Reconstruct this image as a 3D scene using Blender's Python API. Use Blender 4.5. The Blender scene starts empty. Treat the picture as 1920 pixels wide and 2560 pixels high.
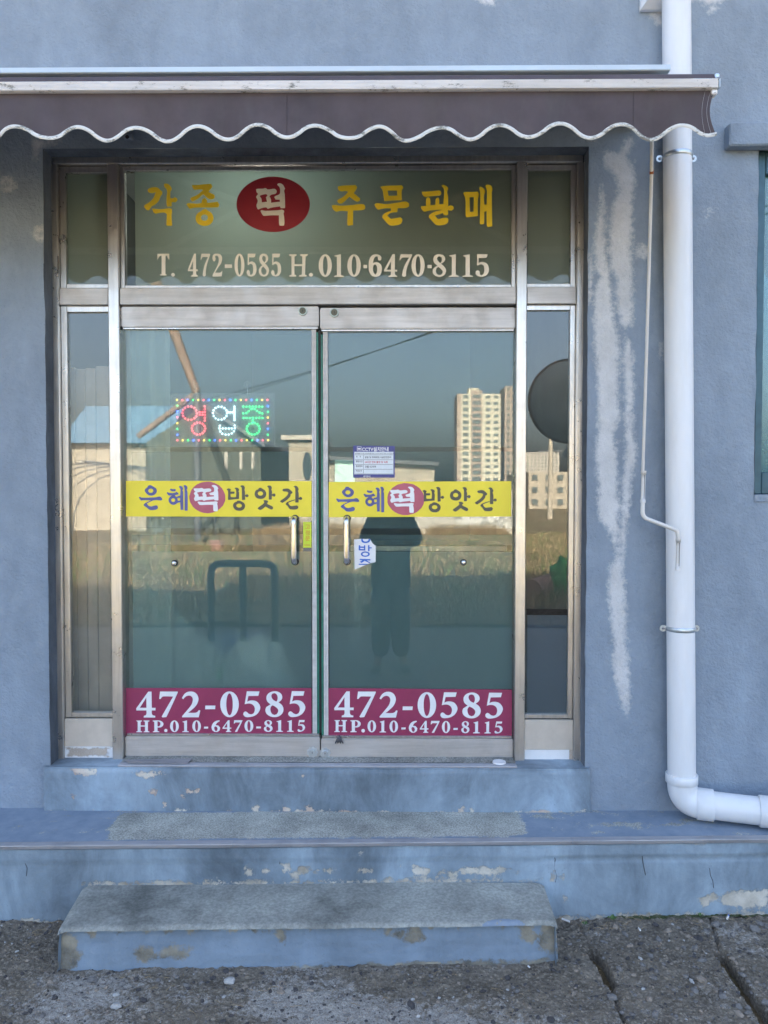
import bpy, bmesh, math, random
import numpy as np
from mathutils import Vector, Matrix, noise
from mathutils.geometry import tessellate_polygon
R = math.radians
rnd = random.Random(7)
S = bpy.context.scene
C = S.collection

# ---------------------------------------------------------------- camera
CY, CZ, PITCH, YAW, FPX = -3.4, 1.70, 1.6, 0.5, 1923.0
cam = bpy.data.objects.new('camera', bpy.data.cameras.new('camera'))
C.objects.link(cam)
cam.location = (0, CY, CZ)
cam.rotation_euler = (R(90 - PITCH), 0, R(YAW))
cam.data.sensor_fit = 'VERTICAL'
cam.data.sensor_height = 24.0
cam.data.lens = 24.0 * FPX / 2560.0
cam.data.clip_start = 0.01
cam.data.clip_end = 3000
S.camera = cam
S.render.resolution_x, S.render.resolution_y = 768, 1024

# ---------------------------------------------------------------- light
SUN_EL, SUN_AZ = 31.0, 0.0      # the sun stands behind the building (+Y)
w = bpy.data.worlds.new('World'); S.world = w; w.use_nodes = True
nt = w.node_tree
bg = nt.nodes['Background']
sky = nt.nodes.new('ShaderNodeTexSky'); sky.sky_type = 'NISHITA'
sky.sun_disc = False
sky.sun_elevation = R(SUN_EL); sky.sun_rotation = R(SUN_AZ)
sky.air_density = 0.85; sky.dust_density = 6.0; sky.ozone_density = 0.0
nt.links.new(sky.outputs[0], bg.inputs[0])
bg.inputs[1].default_value = 0.135
sun = bpy.data.objects.new('sun', bpy.data.lights.new('sun', 'SUN'))
C.objects.link(sun)
sun.data.energy = 5.0; sun.data.angle = R(0.6); sun.data.color = (1.0, 0.93, 0.82)
sun.rotation_euler = (-R(90 - SUN_EL), 0, -R(SUN_AZ))   # light travels towards -Y and down
sun.location = (0, 30, 30)
S.view_settings.view_transform = 'Standard'
S.view_settings.look = 'None'
S.view_settings.exposure = 2.85
S.view_settings.gamma = 1.0
S.view_settings.use_curve_mapping = False
S.cycles.max_bounces = 10
S.cycles.transparent_max_bounces = 16
S.cycles.use_denoising = True
S.cycles.sample_clamp_indirect = 6

# ---------------------------------------------------------------- photo px -> a point in the place
_rot = cam.rotation_euler.to_matrix()
def ray(U, V):
    return _rot @ Vector(((U - 960) / FPX, -(V - 1280) / FPX, -1.0))
def atY(U, V, y):
    d = ray(U, V); t = (y - CY) / d.y
    return Vector((d.x * t, y, CZ + d.z * t))
def atZ(U, V, z):
    d = ray(U, V); t = (z - CZ) / d.z
    return Vector((d.x * t, CY + d.y * t, z))
def X(U, V, y): return atY(U, V, y).x
def Z(V, y, U=960): return atY(U, V, y).z

# ---------------------------------------------------------------- objects
WL = {}   # world position of every object built (all unrotated)
def link(o, parent=None, loc=None):
    C.objects.link(o)
    if loc is None: loc = Vector((0, 0, 0))
    o.location = loc
    WL[o.name] = Vector(loc)
    if parent is not None:
        o.parent = parent
        o.matrix_parent_inverse = Matrix.Translation(WL[parent.name]).inverted()
    return o
def tag(o, label=None, cat=None, group=None, kind=None):
    if label: o['label'] = label
    if cat: o['category'] = cat
    if group: o['group'] = group
    if kind: o['kind'] = kind
    return o
def thing(name, label, cat, loc, group=None):
    o = bpy.data.objects.new(name, None); o.empty_display_size = 0.1
    link(o, None, loc)
    return tag(o, label, cat, group)
def mesh_obj(name, verts, faces, mat, parent=None, smooth=False, origin=None, mats=None, fm=None):
    vs = [Vector(v) for v in verts]
    if origin is None:
        n = max(1, len(vs)); 
        lo = Vector((min(v.x for v in vs), min(v.y for v in vs), min(v.z for v in vs)))
        hi = Vector((max(v.x for v in vs), max(v.y for v in vs), max(v.z for v in vs)))
        origin = Vector(((lo.x + hi.x) / 2, (lo.y + hi.y) / 2, lo.z))
    me = bpy.data.meshes.new(name)
    me.from_pydata([v - origin for v in vs], [], faces)
    for m in (mats or [mat]): me.materials.append(m)
    if fm: me.polygons.foreach_set('material_index', fm)
    if smooth: me.polygons.foreach_set('use_smooth', [True] * len(me.polygons))
    me.update()
    return link(bpy.data.objects.new(name, me), parent, origin)
def bm_obj(name, bm, mat, parent=None, smooth=False):
    bm.verts.ensure_lookup_table()
    lo = Vector((min(v.co.x for v in bm.verts), min(v.co.y for v in bm.verts), min(v.co.z for v in bm.verts)))
    hi = Vector((max(v.co.x for v in bm.verts), max(v.co.y for v in bm.verts), max(v.co.z for v in bm.verts)))
    org = Vector(((lo.x + hi.x) / 2, (lo.y + hi.y) / 2, lo.z))
    bmesh.ops.translate(bm, verts=bm.verts, vec=-org)
    me = bpy.data.meshes.new(name); bm.to_mesh(me); bm.free()
    for m in (mat if isinstance(mat, (list, tuple)) else [mat]): me.materials.append(m)
    if smooth: me.polygons.foreach_set('use_smooth', [True] * len(me.polygons))
    return link(bpy.data.objects.new(name, me), parent, org)
def add_box(bm, x0, x1, y0, y1, z0, z1, bev=0.0, mi=0, rot=None, seg=1):
    r = bmesh.ops.create_cube(bm, size=1.0)
    vs = r['verts']
    c = Vector(((x0 + x1) / 2, (y0 + y1) / 2, (z0 + z1) / 2))
    for v in vs:
        p = Vector((v.co.x * (x1 - x0), v.co.y * (y1 - y0), v.co.z * (z1 - z0)))
        if rot is not None: p = rot @ p
        v.co = p + c
    fs = list({f for v in vs for f in v.link_faces})
    for f in fs: f.material_index = mi
    if bev > 0:
        es = list({e for v in vs for e in v.link_edges})
        bmesh.ops.bevel(bm, geom=es, offset=bev, segments=seg, affect='EDGES')
def box(name, x0, x1, y0, y1, z0, z1, mat, parent=None, bev=0.0015, rot=None, seg=1):
    bm = bmesh.new(); add_box(bm, x0, x1, y0, y1, z0, z1, bev, 0, rot, seg)
    return bm_obj(name, bm, mat, parent)
def add_tube(bm, pts, rad, n=14, cap=True, mi=0):
    pts = [Vector(p) for p in pts]
    rads = rad if isinstance(rad, (list, tuple)) else [rad] * len(pts)
    rings = []
    up = Vector((0.13, 0.2, 1)).normalized()
    prevN = None
    for i, p in enumerate(pts):
        t = (pts[min(i + 1, len(pts) - 1)] - pts[max(i - 1, 0)]).normalized()
        if prevN is None:
            a = Vector((1, 0, 0)) if abs(t.x) < 0.9 else Vector((0, 1, 0))
            nn = (a - t * a.dot(t)).normalized()
        else:
            nn = (prevN - t * prevN.dot(t)).normalized()
        prevN = nn; b = t.cross(nn)
        rings.append([bm.verts.new(p + (nn * math.cos(k * 2 * math.pi / n) + b * math.sin(k * 2 * math.pi / n)) * rads[i]) for k in range(n)])
    for a, b in zip(rings, rings[1:]):
        for k in range(n):
            f = bm.faces.new((a[k], a[(k + 1) % n], b[(k + 1) % n], b[k])); f.smooth = True; f.material_index = mi
    if cap:
        for ring in (rings[0][::-1], rings[-1]):      # caps on vertices of their own, so the side stays smooth
            f = bm.faces.new([bm.verts.new(v.co) for v in ring]); f.material_index = mi
def tube(name, pts, rad, mat, parent=None, n=14, cap=True):
    bm = bmesh.new(); add_tube(bm, pts, rad, n, cap)
    return bm_obj(name, bm, mat, parent)
def arc_pts(a, b, c, rad, n=8):
    """round the corner a-b-c"""
    a, b, c = Vector(a), Vector(b), Vector(c)
    u = (a - b).normalized(); v = (c - b).normalized()
    ang = u.angle(v); d = rad / math.tan(ang / 2)
    p0 = b + u * d; p1 = b + v * d
    out = []
    for i in range(n + 1):
        t = i / n
        out.append(p0 * (1 - t) ** 2 + b * 2 * t * (1 - t) + p1 * t ** 2)
    return out
def copy_tree(o, loc, label=None):
    r = o.copy(); C.objects.link(r); r.location = loc
    if label: r['label'] = label
    for ch in list(o.children):
        c = ch.copy(); C.objects.link(c); c.parent = r; c.matrix_parent_inverse = ch.matrix_parent_inverse.copy()
        for g in ch.children:
            d = g.copy(); C.objects.link(d); d.parent = c; d.matrix_parent_inverse = g.matrix_parent_inverse.copy()
    return r

# ---------------------------------------------------------------- materials
class NB:
    def __init__(s, name):
        s.m = bpy.data.materials.new(name); s.m.use_nodes = True
        s.t = s.m.node_tree; s.p = s.t.nodes['Principled BSDF']; s.out = s.t.nodes['Material Output']
    def n(s, typ, **kw):
        nd = s.t.nodes.new(typ)
        for k, v in kw.items():
            if k in nd.inputs.keys(): nd.inputs[k].default_value = v
            else: setattr(nd, k, v)
        return nd
    def l(s, a, b): s.t.links.new(a, b)
    def coord(s, scale=(1, 1, 1)):
        g = s.n('ShaderNodeNewGeometry'); m = s.n('ShaderNodeMapping')
        m.inputs['Scale'].default_value = scale
        s.l(g.outputs['Position'], m.inputs['Vector']); return m.outputs[0]
    def noise(s, vec, scale, detail=6, rough=0.6, dist=0.0):
        n = s.n('ShaderNodeTexNoise'); n.inputs['Scale'].default_value = scale
        n.inputs['Detail'].default_value = detail; n.inputs['Roughness'].default_value = rough
        n.inputs['Distortion'].default_value = dist
        s.l(vec, n.inputs['Vector']); return n.outputs[0]
    def ramp(s, fac, stops):
        r = s.n('ShaderNodeValToRGB'); e = r.color_ramp.elements
        while len(e) < len(stops): e.new(0.5)
        for i, (p, c) in enumerate(stops):
            e[i].position = p; e[i].color = (c, c, c, 1) if isinstance(c, (int, float)) else (*c, 1)
        s.l(fac, r.inputs[0]); return r.outputs[0]
    def math(s, op, a, b=None, clamp=False):
        m = s.n('ShaderNodeMath', operation=op); m.use_clamp = clamp
        for i, v in enumerate((a, b)):
            if v is None: continue
            if isinstance(v, (int, float)): m.inputs[i].default_value = v
            else: s.l(v, m.inputs[i])
        return m.outputs[0]
    def mix(s, fac, a, b, mode='MIX'):
        m = s.n('ShaderNodeMix', data_type='RGBA'); m.blend_type = mode
        for i, v in ((0, fac), (6, a), (7, b)):
            if isinstance(v, (int, float)): m.inputs[i].default_value = v if i == 0 else (v, v, v, 1)
            elif isinstance(v, tuple): m.inputs[i].default_value = (*v, 1)
            else: s.l(v, m.inputs[i])
        return m.outputs[2]
    def attr(s, name):
        a = s.n('ShaderNodeAttribute'); a.attribute_name = name; return a.outputs['Fac']
    def bump(s, h, dist, strength=1.0, nrm=None):
        b = s.n('ShaderNodeBump'); b.inputs['Distance'].default_value = dist; b.inputs['Strength'].default_value = strength
        s.l(h, b.inputs['Height'])
        if nrm is not None: s.l(nrm, b.inputs['Normal'])
        return b.outputs[0]
    def done(s, col=None, rough=None, metal=None, nrm=None, spec=None):
        for key, v in (('Base Color', col), ('Roughness', rough), ('Metallic', metal), ('Normal', nrm), ('Specular IOR Level', spec)):
            if v is None: continue
            if isinstance(v, tuple): s.p.inputs[key].default_value = (*v, 1)
            elif isinstance(v, (int, float)): s.p.inputs[key].default_value = v
            else: s.l(v, s.p.inputs[key])
        return s.m
def plain(name, col, rough=0.6, metal=0.0, var=0.12, scale=30, bump=0.0, spec=None):
    b = NB(name); v = b.coord()
    n = b.noise(v, scale, 6, 0.65)
    f = b.ramp(n, [(0.3, 1 - var), (0.7, 1 + var)]) if var > 0 else None
    c = b.mix(1.0, tuple(col), f, 'MULTIPLY') if var > 0 else tuple(col)
    nr = b.bump(b.noise(v, scale * 8, 4, 0.6), bump) if bump > 0 else None
    return b.done(c, rough, metal, nr, spec)

def painted(name, base, peelcol, rough=0.75, bump=0.004, grime=0.25, fine=90, sharp=0.012, peelcol2=None, noisescale=26, relief=True):
    """painted plaster; the vertex attribute 'peel' (signed metres) tells where paint is missing"""
    b = NB(name); v = b.coord()
    vs = b.coord((1.0, 1.0, 0.35))
    big = b.noise(vs, 2.2, 6, 0.65)
    med = b.noise(v, 11, 6, 0.7)
    c = b.mix(b.ramp(big, [(0.32, 0.0), (0.7, 1.0)]), tuple(x * (1 - grime * 0.75) for x in base), tuple(x * (1 + grime * 0.45) for x in base))
    c = b.mix(b.ramp(med, [(0.35, 0.0), (0.75, 0.28)]), c, tuple(x * 1.3 + 0.02 for x in base))
    c = b.mix(1.0, c, b.ramp(b.noise(b.coord((1, 1, 0.6)), 4.5, 7, 0.72, 0.6), [(0.30, 1 - grime * 0.42), (0.5, 1.0), (0.72, 1 + grime * 0.42)]), 'MULTIPLY')
    sp = b.noise(v, 140, 3, 0.7)
    c = b.mix(b.ramp(sp, [(0.27, 0.55), (0.36, 0.0)]), c, tuple(x * 0.45 for x in base))
    pe = b.attr('peel')
    nz = b.noise(v, noisescale, 10, 0.78)
    nz = b.math('MULTIPLY', b.math('SUBTRACT', nz, 0.5), 0.09)
    s1 = b.math('ADD', pe, nz)
    fac = b.math('MULTIPLY', b.math('ADD', s1, sharp * 0.5), 1.0 / sharp, clamp=True)
    # speckled, worn edges
    grain = b.ramp(b.noise(v, 210, 3, 0.8), [(0.30, 0.6), (0.50, 1.0)])
    fac2 = b.math('MULTIPLY', fac, grain)
    pc = b.mix(b.ramp(b.noise(v, 9, 5, 0.6), [(0.35, 0.0), (0.65, 1.0)]), tuple(peelcol), tuple(peelcol2 or [x * 0.82 for x in peelcol]))
    c = b.mix(fac2, c, pc)
    h = b.math('MULTIPLY', b.noise(v, fine, 5, 0.62), 1.0)
    h2 = b.noise(v, 24, 3, 0.5)
    hh = b.math('ADD', h, b.math('MULTIPLY', h2, 0.9))
    nr = b.bump(hh, bump)
    if relief: nr = b.bump(b.math('MULTIPLY', fac, -1.0), 0.0012, 1.0, nr)
    return b.done(c, rough, 0.0, nr, 0.3)

M = {}
BLUE = (0.238, 0.288, 0.348)
M['stucco'] = painted('stucco', BLUE, (0.62, 0.625, 0.63), 0.8, 0.0060, 0.26, 80, 0.026, None, 42)
M['reveal'] = painted('grimy_shaded_reveal', (0.115, 0.135, 0.165), (0.4, 0.4, 0.38), 0.85, 0.0045, 0.8, 95, 0.03)  # base colour darkened for the shade of the recess as well as its grime
M['block'] = painted('painted_block', (0.212, 0.272, 0.328), (0.62, 0.58, 0.50), 0.55, 0.0012, 0.85, 60, 0.006, (0.50, 0.36, 0.28), 40)
M['step_face'] = painted('painted_step', (0.205, 0.262, 0.322), (0.36, 0.32, 0.24), 0.7, 0.0016, 0.3, 120, 0.012, (0.10, 0.095, 0.08), 30)
def terrazzo(name, base, amp=0.5, scale=150, attrmix=True):
    b = NB(name); v = b.coord()
    a = b.noise(v, scale, 3, 0.7); g = b.noise(v, 3.0, 6, 0.65); g2 = b.noise(v, 14, 6, 0.7)
    c = b.mix(b.ramp(a, [(0.38, 0.0), (0.62, 1.0)]), tuple(x * (1 - amp) for x in base), tuple(x * (1 + amp) for x in base))
    c = b.mix(1.0, c, b.ramp(g, [(0.28, 0.42), (0.45, 0.85), (0.6, 1.1), (0.75, 1.55)]), 'MULTIPLY')
    c = b.mix(1.0, c, b.ramp(g2, [(0.3, 0.85), (0.7, 1.12)]), 'MULTIPLY')
    if attrmix:
        pe = b.attr('peel')     # here: >0 bare, <0 painted
        nz = b.math('MULTIPLY', b.math('SUBTRACT', b.noise(v, 22, 9, 0.8), 0.5), 0.16)
        gr = b.math('MULTIPLY', b.math('SUBTRACT', b.noise(v, 130, 4, 0.7), 0.5), 0.10)
        f = b.math('MULTIPLY', b.math('ADD', b.math('ADD', pe, nz), gr), 60.0, clamp=True)
        c = b.mix(f, b.mix(b.ramp(g2, [(0.35, 0.0), (0.65, 1.0)]), (0.19, 0.24, 0.305), (0.25, 0.30, 0.365)), c)
    nr = b.bump(b.noise(v, 170, 4, 0.7), 0.0018)
    return b.done(c, 0.85, 0, nr, 0.25)
M['terrazzo'] = terrazzo('worn_terrazzo', (0.40, 0.40, 0.355), 0.33)
M['step_top'] = terrazzo('grey_concrete', (0.31, 0.315, 0.285), 0.16, 75)
M['sill_concrete'] = terrazzo('sill_concrete', (0.33, 0.33, 0.30), 0.4, 140, False)

def metal(name, base, rough=0.34, grime=0.35, vert=True, dirtcol=(0.16, 0.14, 0.11), metallic=0.88):
    b = NB(name); v = b.coord(); vv = b.coord((1, 1, 0.06) if vert else (0.06, 1, 1))
    st = b.noise(vv, 60, 4, 0.7); big = b.noise(v, 5, 6, 0.7); sp = b.noise(v, 55, 4, 0.75)
    c = b.mix(1.0, tuple(base), b.ramp(st, [(0.3, 0.86), (0.7, 1.1)]), 'MULTIPLY')
    c = b.mix(b.ramp(big, [(0.5, 0.0), (0.78, grime)]), c, tuple(dirtcol))
    c = b.mix(b.ramp(sp, [(0.68, 0.0), (0.76, 0.75)]), c, tuple(dirtcol))
    ro = b.ramp(b.noise(v, 9, 6, 0.7), [(0.3, rough * 0.8), (0.7, min(1.0, rough * 1.45))])
    nr = b.bump(b.noise(vv, 130, 3, 0.6), 0.00025)
    return b.done(c, ro, metallic, nr)
M['frame'] = metal('anodised_frame', (0.56, 0.54, 0.515), 0.29, 0.28, metallic=0.9)
M['rail'] = metal('door_rail', (0.49, 0.47, 0.455), 0.45, 0.25, False, metallic=0.6)
M['kick'] = plain('kick_panel', (0.52, 0.46, 0.39), 0.5, 0.1, 0.1, 12)
M['chrome'] = metal('polished_steel', (0.72, 0.71, 0.70), 0.13, 0.15)
M['galv'] = metal('galvanised', (0.55, 0.60, 0.64), 0.35, 0.2)
M['nosing'] = metal('nosing_metal', (0.34, 0.34, 0.36), 0.45, 0.5, False, (0.12, 0.13, 0.15), 0.6)
M['black'] = plain('black_rubber', (0.02, 0.02, 0.022), 0.6)
M['darkgap'] = plain('dark_gap', (0.03, 0.035, 0.03), 0.8)
M['seal'] = plain('green_seal', (0.02, 0.17, 0.12), 0.35, 0, 0.35, 14)
M['whitestrip'] = plain('white_strip', (0.62, 0.60, 0.58), 0.4, 0, 0.15, 30)
M['putty'] = plain('old_putty', (0.42, 0.38, 0.33), 0.8, 0, 0.3, 40, 0.002)
M['peelwhite'] = painted('peeled_white', (0.66, 0.67, 0.68), (0.42, 0.36, 0.30), 0.6, 0.0008, 0.1, 80, 0.008)

def pvc():
    b = NB('white_pvc'); v = b.coord(); vv = b.coord((1, 1, 0.15))
    c = b.mix(b.ramp(b.noise(vv, 9, 6, 0.7), [(0.45, 0.0), (0.75, 0.5)]), (0.70, 0.715, 0.735), (0.56, 0.55, 0.52))
    c = b.mix(b.ramp(b.noise(b.coord((1, 1, 0.35)), 45, 5, 0.75), [(0.71, 0.0), (0.76, 0.6)]), c, (0.25, 0.24, 0.23))
    return b.done(c, 0.38, 0, b.bump(b.noise(v, 5, 2), 0.002), 0.4)
M['pvc'] = pvc()
def cloth(name, base):
    b = NB(name); v = b.coord()
    c = b.mix(b.ramp(b.noise(v, 4, 6, 0.65), [(0.3, 0.0), (0.72, 1.0)]), tuple(x * 0.76 for x in base), tuple(x * 1.2 for x in base))
    c = b.mix(b.ramp(b.noise(b.coord((1, 1, 0.2)), 12, 5, 0.7), [(0.5, 0.0), (0.75, 0.45)]), c, (0.12, 0.12, 0.115))
    nr = b.bump(b.noise(v, 600, 2, 0.5), 0.0004)
    b.done(c, 0.85, 0, nr, 0.15)
    tr = b.n('ShaderNodeBsdfTranslucent'); tr.inputs[0].default_value = (base[0], base[1] * 0.8, base[2] * 0.8, 1)
    mx = b.n('ShaderNodeMixShader'); mx.inputs[0].default_value = 0.12
    b.l(b.p.outputs[0], mx.inputs[1]); b.l(tr.outputs[0], mx.inputs[2]); b.l(mx.outputs[0], b.out.inputs[0])
    return b.m
M['awning'] = cloth('brown_canvas', (0.105, 0.088, 0.098))
def dirtywhite(name, base, thr=0.55):
    b = NB(name); v = b.coord((0.5, 1, 1))
    c = b.mix(b.ramp(b.noise(v, 26, 9, 0.8), [(thr, 0.0), (thr + 0.07, 0.85)]), tuple(base), (0.10, 0.10, 0.08))
    c = b.mix(b.ramp(b.noise(v, 3, 5, 0.6), [(0.4, 0.0), (0.7, 0.3)]), c, (0.36, 0.33, 0.29))
    return b.done(c, 0.5, 0.1)
M['awningbar'] = dirtywhite('mildewed_white_bar', (0.95, 0.93, 0.92), 0.56)
M['trim'] = dirtywhite('dirty_white_trim', (0.66, 0.66, 0.63), 0.51)
M['cover'] = dirtywhite('weathered_cover', (0.50, 0.60, 0.70), 0.64)
M['crank'] = dirtywhite('crank_paint', (0.66, 0.64, 0.61), 0.68)
M['rust'] = plain('rust', (0.28, 0.09, 0.03), 0.8, 0, 0.3, 80)

def glass(name, tint, dust, rough=0.0, f0=0.09, dustcol=(0.35, 0.42, 0.40), wav=0.0):
    """thin pane: a mirror share that follows the Fresnel curve, the rest passes straight through; a little dust"""
    b = NB(name); t = b.t; t.nodes.remove(b.p)
    fr = b.n('ShaderNodeFresnel'); fr.inputs[0].default_value = 1.0 + 2 * math.sqrt(f0) / (1 - math.sqrt(f0))
    gl = b.n('ShaderNodeBsdfGlossy'); gl.inputs['Roughness'].default_value = rough; gl.inputs[0].default_value = (1, 1, 1, 1)
    tr = b.n('ShaderNodeBsdfTransparent'); tr.inputs[0].default_value = (*tint, 1)
    df = b.n('ShaderNodeBsdfDiffuse'); df.inputs[0].default_value = (*dustcol, 1)
    if wav > 0:
        nr = b.bump(b.noise(b.coord(), 1.3, 1, 0.3), wav)
        b.l(nr, gl.inputs['Normal'])
    m1 = b.n('ShaderNodeMixShader'); b.l(fr.outputs[0], m1.inputs[0]); b.l(tr.outputs[0], m1.inputs[1]); b.l(gl.outputs[0], m1.inputs[2])
    m2 = b.n('ShaderNodeMixShader')
    nz = b.ramp(b.noise(b.coord((1, 1, 0.5)), 6, 8, 0.75), [(0.3, dust * 0.6), (0.75, dust * 1.5)])
    b.l(nz, m2.inputs[0]); b.l(m1.outputs[0], m2.inputs[1]); b.l(df.outputs[0], m2.inputs[2])
    b.l(m2.outputs[0], b.out.inputs[0])
    return b.m
M['glass'] = glass('door_glass', (0.89, 0.945, 0.93), 0.05, wav=0.0, f0=0.047)
M['glass_side'] = glass('side_glass', (0.94, 0.955, 0.95), 0.05, wav=0.0002, f0=0.05)
M['glass_transom'] = glass('transom_glass', (0.94, 0.96, 0.94), 0.04, wav=0.0001, f0=0.024)
M['glass_blue'] = glass('teal_window_glass', (0.35, 0.62, 0.66), 0.30, f0=0.12, dustcol=(0.20, 0.42, 0.44))
def film(name, col, transl, opac=1.0):
    b = NB(name)
    b.done(tuple(col), 0.6)
    tl = b.n('ShaderNodeBsdfTranslucent'); tl.inputs[0].default_value = (*transl, 1)
    mx = b.n('ShaderNodeMixShader'); mx.inputs[0].default_value = 0.5
    b.l(b.p.outputs[0], mx.inputs[1]); b.l(tl.outputs[0], mx.inputs[2])
    if opac < 1:
        tp = b.n('ShaderNodeBsdfTransparent'); m2 = b.n('ShaderNodeMixShader'); m2.inputs[0].default_value = opac
        b.l(tp.outputs[0], m2.inputs[1]); b.l(mx.outputs[0], m2.inputs[2]); b.l(m2.outputs[0], b.out.inputs[0])
    else: b.l(mx.outputs[0], b.out.inputs[0])
    return b.m
M['frost'] = film('frosted_film', (0.33, 0.345, 0.315), (0.62, 0.70, 0.66))
M['doorfilm'] = film('privacy_film', (0.30, 0.50, 0.55), (0.4, 0.5, 0.5), 0.27)
def frosted(name, col, opac, blur):
    b = NB(name); b.done(tuple(col), 0.7)
    rf = b.n('ShaderNodeBsdfRefraction'); rf.inputs['Roughness'].default_value = 0.32; rf.inputs['IOR'].default_value = 1.12
    rf.inputs['Color'].default_value = (0.95, 0.98, 0.97, 1)
    tp = b.n('ShaderNodeBsdfTransparent'); m1 = b.n('ShaderNodeMixShader'); m1.inputs[0].default_value = blur
    b.l(tp.outputs[0], m1.inputs[1]); b.l(rf.outputs[0], m1.inputs[2])
    m2 = b.n('ShaderNodeMixShader'); m2.inputs[0].default_value = opac
    b.l(m1.outputs[0], m2.inputs[1]); b.l(b.p.outputs[0], m2.inputs[2]); b.l(m2.outputs[0], b.out.inputs[0]); return b.m
M['blurfilm'] = frosted('frosted_privacy_film', (0.30, 0.50, 0.55), 0.24, 0.6)
M['lace'] = film('lace_curtain', (0.88, 0.92, 0.88), (0.6, 0.65, 0.62), 0.92)
M['bluefilm'] = film('blue_film', (0.13, 0.20, 0.30), (0.2, 0.25, 0.3), 0.8)
M['acrylic'] = film('acrylic_sheet', (0.42, 0.46, 0.56), (0.3, 0.3, 0.35), 0.6)
M['clear'] = film('clear_plastic', (0.5, 0.5, 0.5), (0.5, 0.5, 0.5), 0.35)
M['yellow'] = plain('yellow_vinyl', (0.76, 0.62, 0.025), 0.35, 0, 0.05, 10)
M['maroon'] = plain('maroon_vinyl', (0.265, 0.030, 0.088), 0.35, 0, 0.10, 8)
M['redvinyl'] = plain('red_vinyl', (0.32, 0.025, 0.04), 0.4, 0, 0.08, 8)
M['pinkvinyl'] = plain('faded_red_vinyl', (0.42, 0.085, 0.13), 0.45, 0, 0.12, 12)
M['white'] = plain('white_vinyl', (0.72, 0.72, 0.73), 0.4, 0, 0.06, 25)
M['cream'] = plain('cream_vinyl', (0.88, 0.82, 0.72), 0.45, 0, 0.05, 25)
M['gold'] = plain('gold_vinyl', (0.93, 0.66, 0.035), 0.4, 0, 0.08, 12)
M['bluevinyl'] = plain('faded_blue_vinyl', (0.075, 0.085, 0.26), 0.45, 0, 0.25, 14)
M['greyvinyl'] = plain('dark_grey_vinyl', (0.075, 0.070, 0.045), 0.45, 0, 0.25, 14)
M['navy'] = plain('navy_print', (0.045, 0.05, 0.22), 0.45, 0, 0.15, 60)
M['paper'] = plain('notice_paper', (0.66, 0.70, 0.73), 0.5, 0, 0.05, 60)
M['ink'] = plain('black_ink', (0.05, 0.05, 0.06), 0.6)
M['redink'] = plain('red_ink', (0.5, 0.06, 0.08), 0.6)
M['blueink'] = plain('blue_ink', (0.02, 0.12, 0.50), 0.5)
M['neon'] = plain('neon_yellow_paper', (0.62, 0.72, 0.04), 0.5)
M['orangeink'] = plain('orange_ink', (0.62, 0.26, 0.03), 0.5)
M['haloyellow'] = plain('pale_yellow_outline', (0.68, 0.62, 0.25), 0.4, 0, 0.05, 20)

# ---------------------------------------------------------------- lettering (outlines traced by hand, in picture units)
def smooth_contour(pts, corner=48, n=4):
    P = [Vector((float(a), float(b))) for a, b in pts]; m = len(P); out = []
    def is_corner(i):
        a = P[i] - P[i - 1]; b = P[(i + 1) % m] - P[i]
        if a.length == 0 or b.length == 0: return True
        return math.degrees(a.angle(b)) > corner
    cor = [is_corner(i) for i in range(m)]
    for i in range(m):
        p1, p2 = P[i], P[(i + 1) % m]
        p0 = P[i - 1]; p3 = P[(i + 2) % m]
        L = (p2 - p1).length
        t1 = (p2 - p0) if not cor[i] else (p2 - p1) * 1.0
        t2 = (p3 - p1) if not cor[(i + 1) % m] else (p2 - p1) * 1.0
        if t1.length: t1 = t1.normalized() * L
        if t2.length: t2 = t2.normalized() * L
        for k in range(n):
            t = k / n
            h00 = 2 * t ** 3 - 3 * t ** 2 + 1; h10 = t ** 3 - 2 * t ** 2 + t; h01 = -2 * t ** 3 + 3 * t ** 2; h11 = t ** 3 - t ** 2
            out.append(p1 * h00 + t1 * h10 + p2 * h01 + t2 * h11)
    return out
def ell(cx, cy, rx, ry, n=28):
    return ('E', [(cx + rx * math.cos(k * 2 * math.pi / n), cy + ry * math.sin(k * 2 * math.pi / n)) for k in range(n)])
def contour(c, corner=48):
    if isinstance(c, tuple) and c and c[0] == 'E': return [Vector(p) for p in c[1]]
    return smooth_contour(c, corner)
def shapes_mesh(name, shapes, fmap, y, mat, parent, thick=0.0006, corner=48):
    """shapes: list of [outer, hole, hole...]; fmap maps picture units to world (x,z); face looks to -Y"""
    V, F = [], []
    for sh in shapes:
        loops = []
        for c in sh:
            pts = [fmap(p.x, p.y) for p in contour(c, corner)]
            loops.append([Vector((a, b, 0)) for a, b in pts])
        flat = [p for l in loops for p in l]
        tris = tessellate_polygon(loops)
        o = len(V); N = len(flat)
        V += [(p.x, y - thick, p.y) for p in flat] + [(p.x, y, p.y) for p in flat]
        for t in tris:
            a, b, c = [flat[i] for i in t]
            cr = (b - a).cross(c - a).z
            F.append(tuple(o + i for i in (t if cr > 0 else t[::-1])))
        k = 0
        for l in loops:
            n = len(l)
            for i in range(n):
                F.append((o + k + i, o + k + (i + 1) % n, o + N + k + (i + 1) % n, o + N + k + i))
            k += n
    return mesh_obj(name, V, F, mat, parent)

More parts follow.
